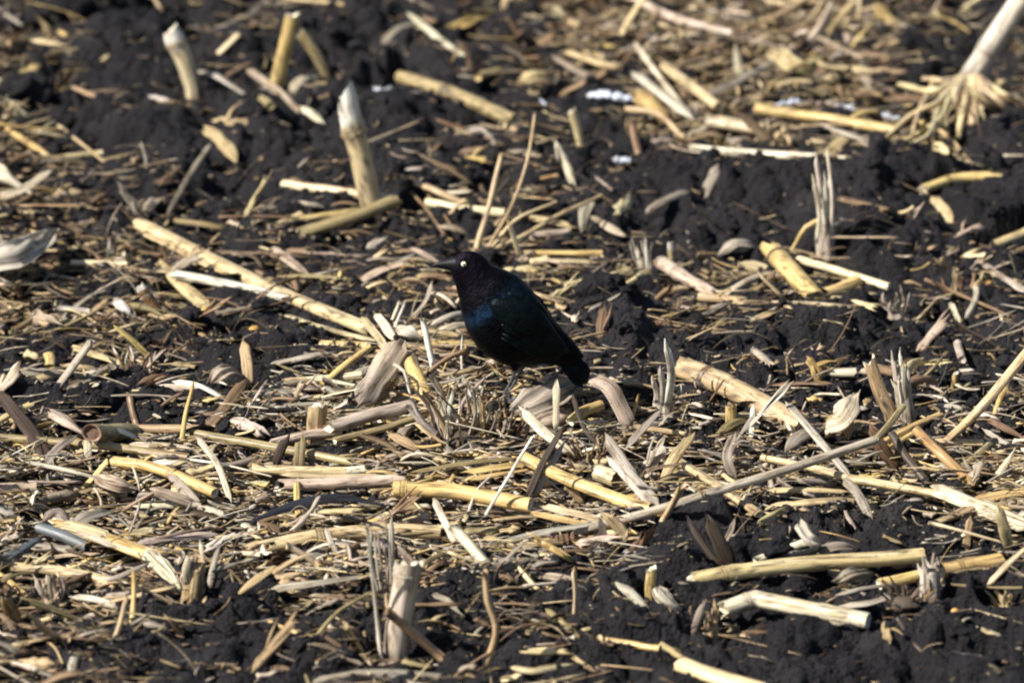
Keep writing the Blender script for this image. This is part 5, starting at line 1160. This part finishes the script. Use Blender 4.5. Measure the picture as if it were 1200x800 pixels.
    return fast_mesh(name, V.reshape(-1, 3), F, M[mat], 'stuff', smooth=False, col=np.repeat(col, rings*4, 0), fib=fb.reshape(-1, 3))
# ------------------------------------------------------------------ larger chips and shreds, each a thing of its own
SIZE = lambda L: 'tiny' if L < .030 else ('short' if L < .045 else ('mid-length' if L < .07 else 'long'))
WORD = dict(pink='pinkish', tan='tan', brown='brown', straw='straw-coloured', grey='grey', pale='pale', olive='olive', cream='cream', lilac='lilac-grey', gold='golden', ash='whitish', dark='blackish')
def landmark(u, v):
    m = min(MARKS, key=lambda q: (q[0]-u)**2+((q[1]-v)*1.3)**2); du, dv = u-m[0], v-m[1]
    side = ('right of' if du > 0 else 'left of') if abs(du) > abs(dv)*1.2 else ('in front of' if dv > 0 else 'behind')
    far = math.hypot(du, dv); return ('just ' if far < 45 else ('' if far < 95 else ''))+side+' '+m[2]
LABELS = set()
def pieces(n, name, cat, noun, group, lo, hi, wlo, whi, power, curl, mat, pile, rigid):
    x, y = scatter(int(n*5), margin=-.2, power=power, yr=(-1.12, 1.6)); z = ground_h(x, y); u, v = to_px(np.stack([x, y, z], -1)); done = 0
    for k in range(len(x)):
        if done >= n: break
        if not (6 < u[k] < 1194 and 6 < v[k] < 794): continue
        if 480 < u[k] < 700 and 440 < v[k] < 500: continue
        if masked(x[k:k+1], y[k:k+1], z[k:k+1]+.008)[0]: continue
        d = float(density(x[k:k+1], y[k:k+1])[0])
        for tries in range(5):
            c, tn = pick_tones(v[k:k+1], 1); tn = tn[0]; L = lo*(hi/lo)**(RNG.random()**1.3); W = min(L*.5, RNG.uniform(wlo, whi)); az = RNG.normal(0, .8); el = (RNG.random()**2.2)*1.0*RNG.choice((-1, 1))
            pose = 'lying flat' if abs(el) < .12 else ('tilted' if abs(el) < .45 else 'poking up')
            lab = f"{SIZE(L)} {WORD[tn]} {noun} {pose} {landmark(u[k], v[k])}"
            if lab not in LABELS and len(lab.replace('-', ' ').split()) <= 16: break
        else: continue
        LABELS.add(lab)
        T = np.array([math.cos(az)*math.cos(el), math.sin(az)*math.cos(el), math.sin(el)])
        c0 = np.array([x[k], y[k], z[k]]); ends = []
        for q in (-.5, 0, .5):
            p = c0+T*L*q; gz = float(ground_h(np.array([p[0]]), np.array([p[1]]))[0]); ends.append((p, gz))
        zz = max(gz-(p[2]) for p, gz in ends)*.75+.002+pile*d*RNG.random(); P = [p+np.array([0, 0, zz]) for p, gz in ends]; P[1] = P[1]+np.array([RNG.normal(), RNG.normal(), abs(RNG.normal())])*L*(.015 if rigid else .045)
        if any(masked(p[0:1], p[1:2], p[2:3])[0] for p in (P[0], P[2])) and RNG.random() < .75: LABELS.discard(lab); continue
        g = Geo(); col = jitter(TONE[tn], .15)
        if rigid < 3: reserve(P, W*700)
        if rigid == 2:
            tube_geo(g, catmull(P, 7), W/2, col, n=9, oval=random.uniform(.45, .95), jag=(.002, .003), N0=(0, -.4, .9), ridge=.05, groove=.2)
        else:
            strip_geo(g, catmull(P, 9 if rigid else 11), W, col, curl=RNG.uniform(.3, curl), roll=RNG.normal()*.45, twist=0 if rigid else RNG.normal()*.45, thick=.0009, lanes=5, taper=(RNG.uniform(0, .10), RNG.choice((0., .05, .15, .5), p=(.45, .27, .22, .06))), jag=(.7, .9), ridge=.08, wav=.3)
        if rigid < 2:
            for q in range(random.choice((0, 1, 1, 2, 3))):     # splinters that have come away along one side
                k0 = random.uniform(0, .45); sd_ = np.array([RNG.normal(), RNG.normal(), abs(RNG.normal())])*W*.9; A0 = P[0]+(P[2]-P[0])*k0; A1 = P[0]+(P[2]-P[0])*random.uniform(k0+.35, 1.15)+sd_
                strip_geo(g, catmull([A0, (A0+A1)/2+sd_*.15, A1], 7), W*random.uniform(.18, .5), np.asarray(col)*random.uniform(.75, 1.15), curl=.8, roll=RNG.normal()*.5, thick=.0007, lanes=3, taper=(0, .4), jag=(.2, 1.5))
        o = g.build(name, M[mat], origin=c0); o['label'] = lab; o['category'] = cat; o['group'] = group; done += 1
pieces(250, 'leaf_shred', 'leaf scrap', 'leaf scrap', 'torn leaf scraps scattered over the stubble', .024, .085, .006, .016, 2.6, 1.6, 'leaf', .014, 0)
pieces(250, 'straw_chip', 'straw chip', 'straw splinter', 'straw splinters scattered over the stubble', .026, .100, .004, .010, 2.6, 1.2, 'rind', .020, 1)
pieces(110, 'cane_fragment', 'cane piece', 'cane piece', 'broken cane fragments in the residue', .030, .095, .006, .013, 2.0, 1.0, 'rind', .018, 2)

bits('leaf_litter', 17000, .006, .032, .0018, .0065, .010, 1.9, .6, 'chaff', .9)['label'] = 'fine shredded leaf litter over the soil'
bits('straw_litter', 11000, .022, .130, .0011, .0052, .022, 3.4, .40, 'chaff', 1.12, 7, .13)['label'] = 'loose straw and splinters piled along the stubble row'
bits('husk_litter', 9500, .016, .070, .0050, .0150, .024, 4.2, .60, 'chaff', 1.15, 7, .35, .0006, 1.2)['label'] = 'overlapping torn husk and leaf pieces of the residue mat'
bits('residue_mat', 13000, .012, .042, .0030, .0085, .010, 6.0, .45, 'chaff', .95, 5, .25, .0007, 1.2)['label'] = 'matted brown leaf pieces under the stubble residue'
bits('chaff_litter', 20000, .0018, .008, .0008, .0032, .003, 1.15, .7, 'chaff', .72, 3)['label'] = 'small chips and chaff on the soil'
bits('root_fibres', 3000, .020, .085, .0004, .0011, .016, 1.4, .9, 'chaff', .8, 9, .8, .0004)['label'] = 'hair-thin root fibres and bristles'
bits('bristle_litter', 1300, .012, .050, .0012, .0040, .012, 2.5, 1.35, 'chaff', 1.0, 7, .3, .0006, .5)['label'] = 'stiff broken fibres sticking up from the residue'
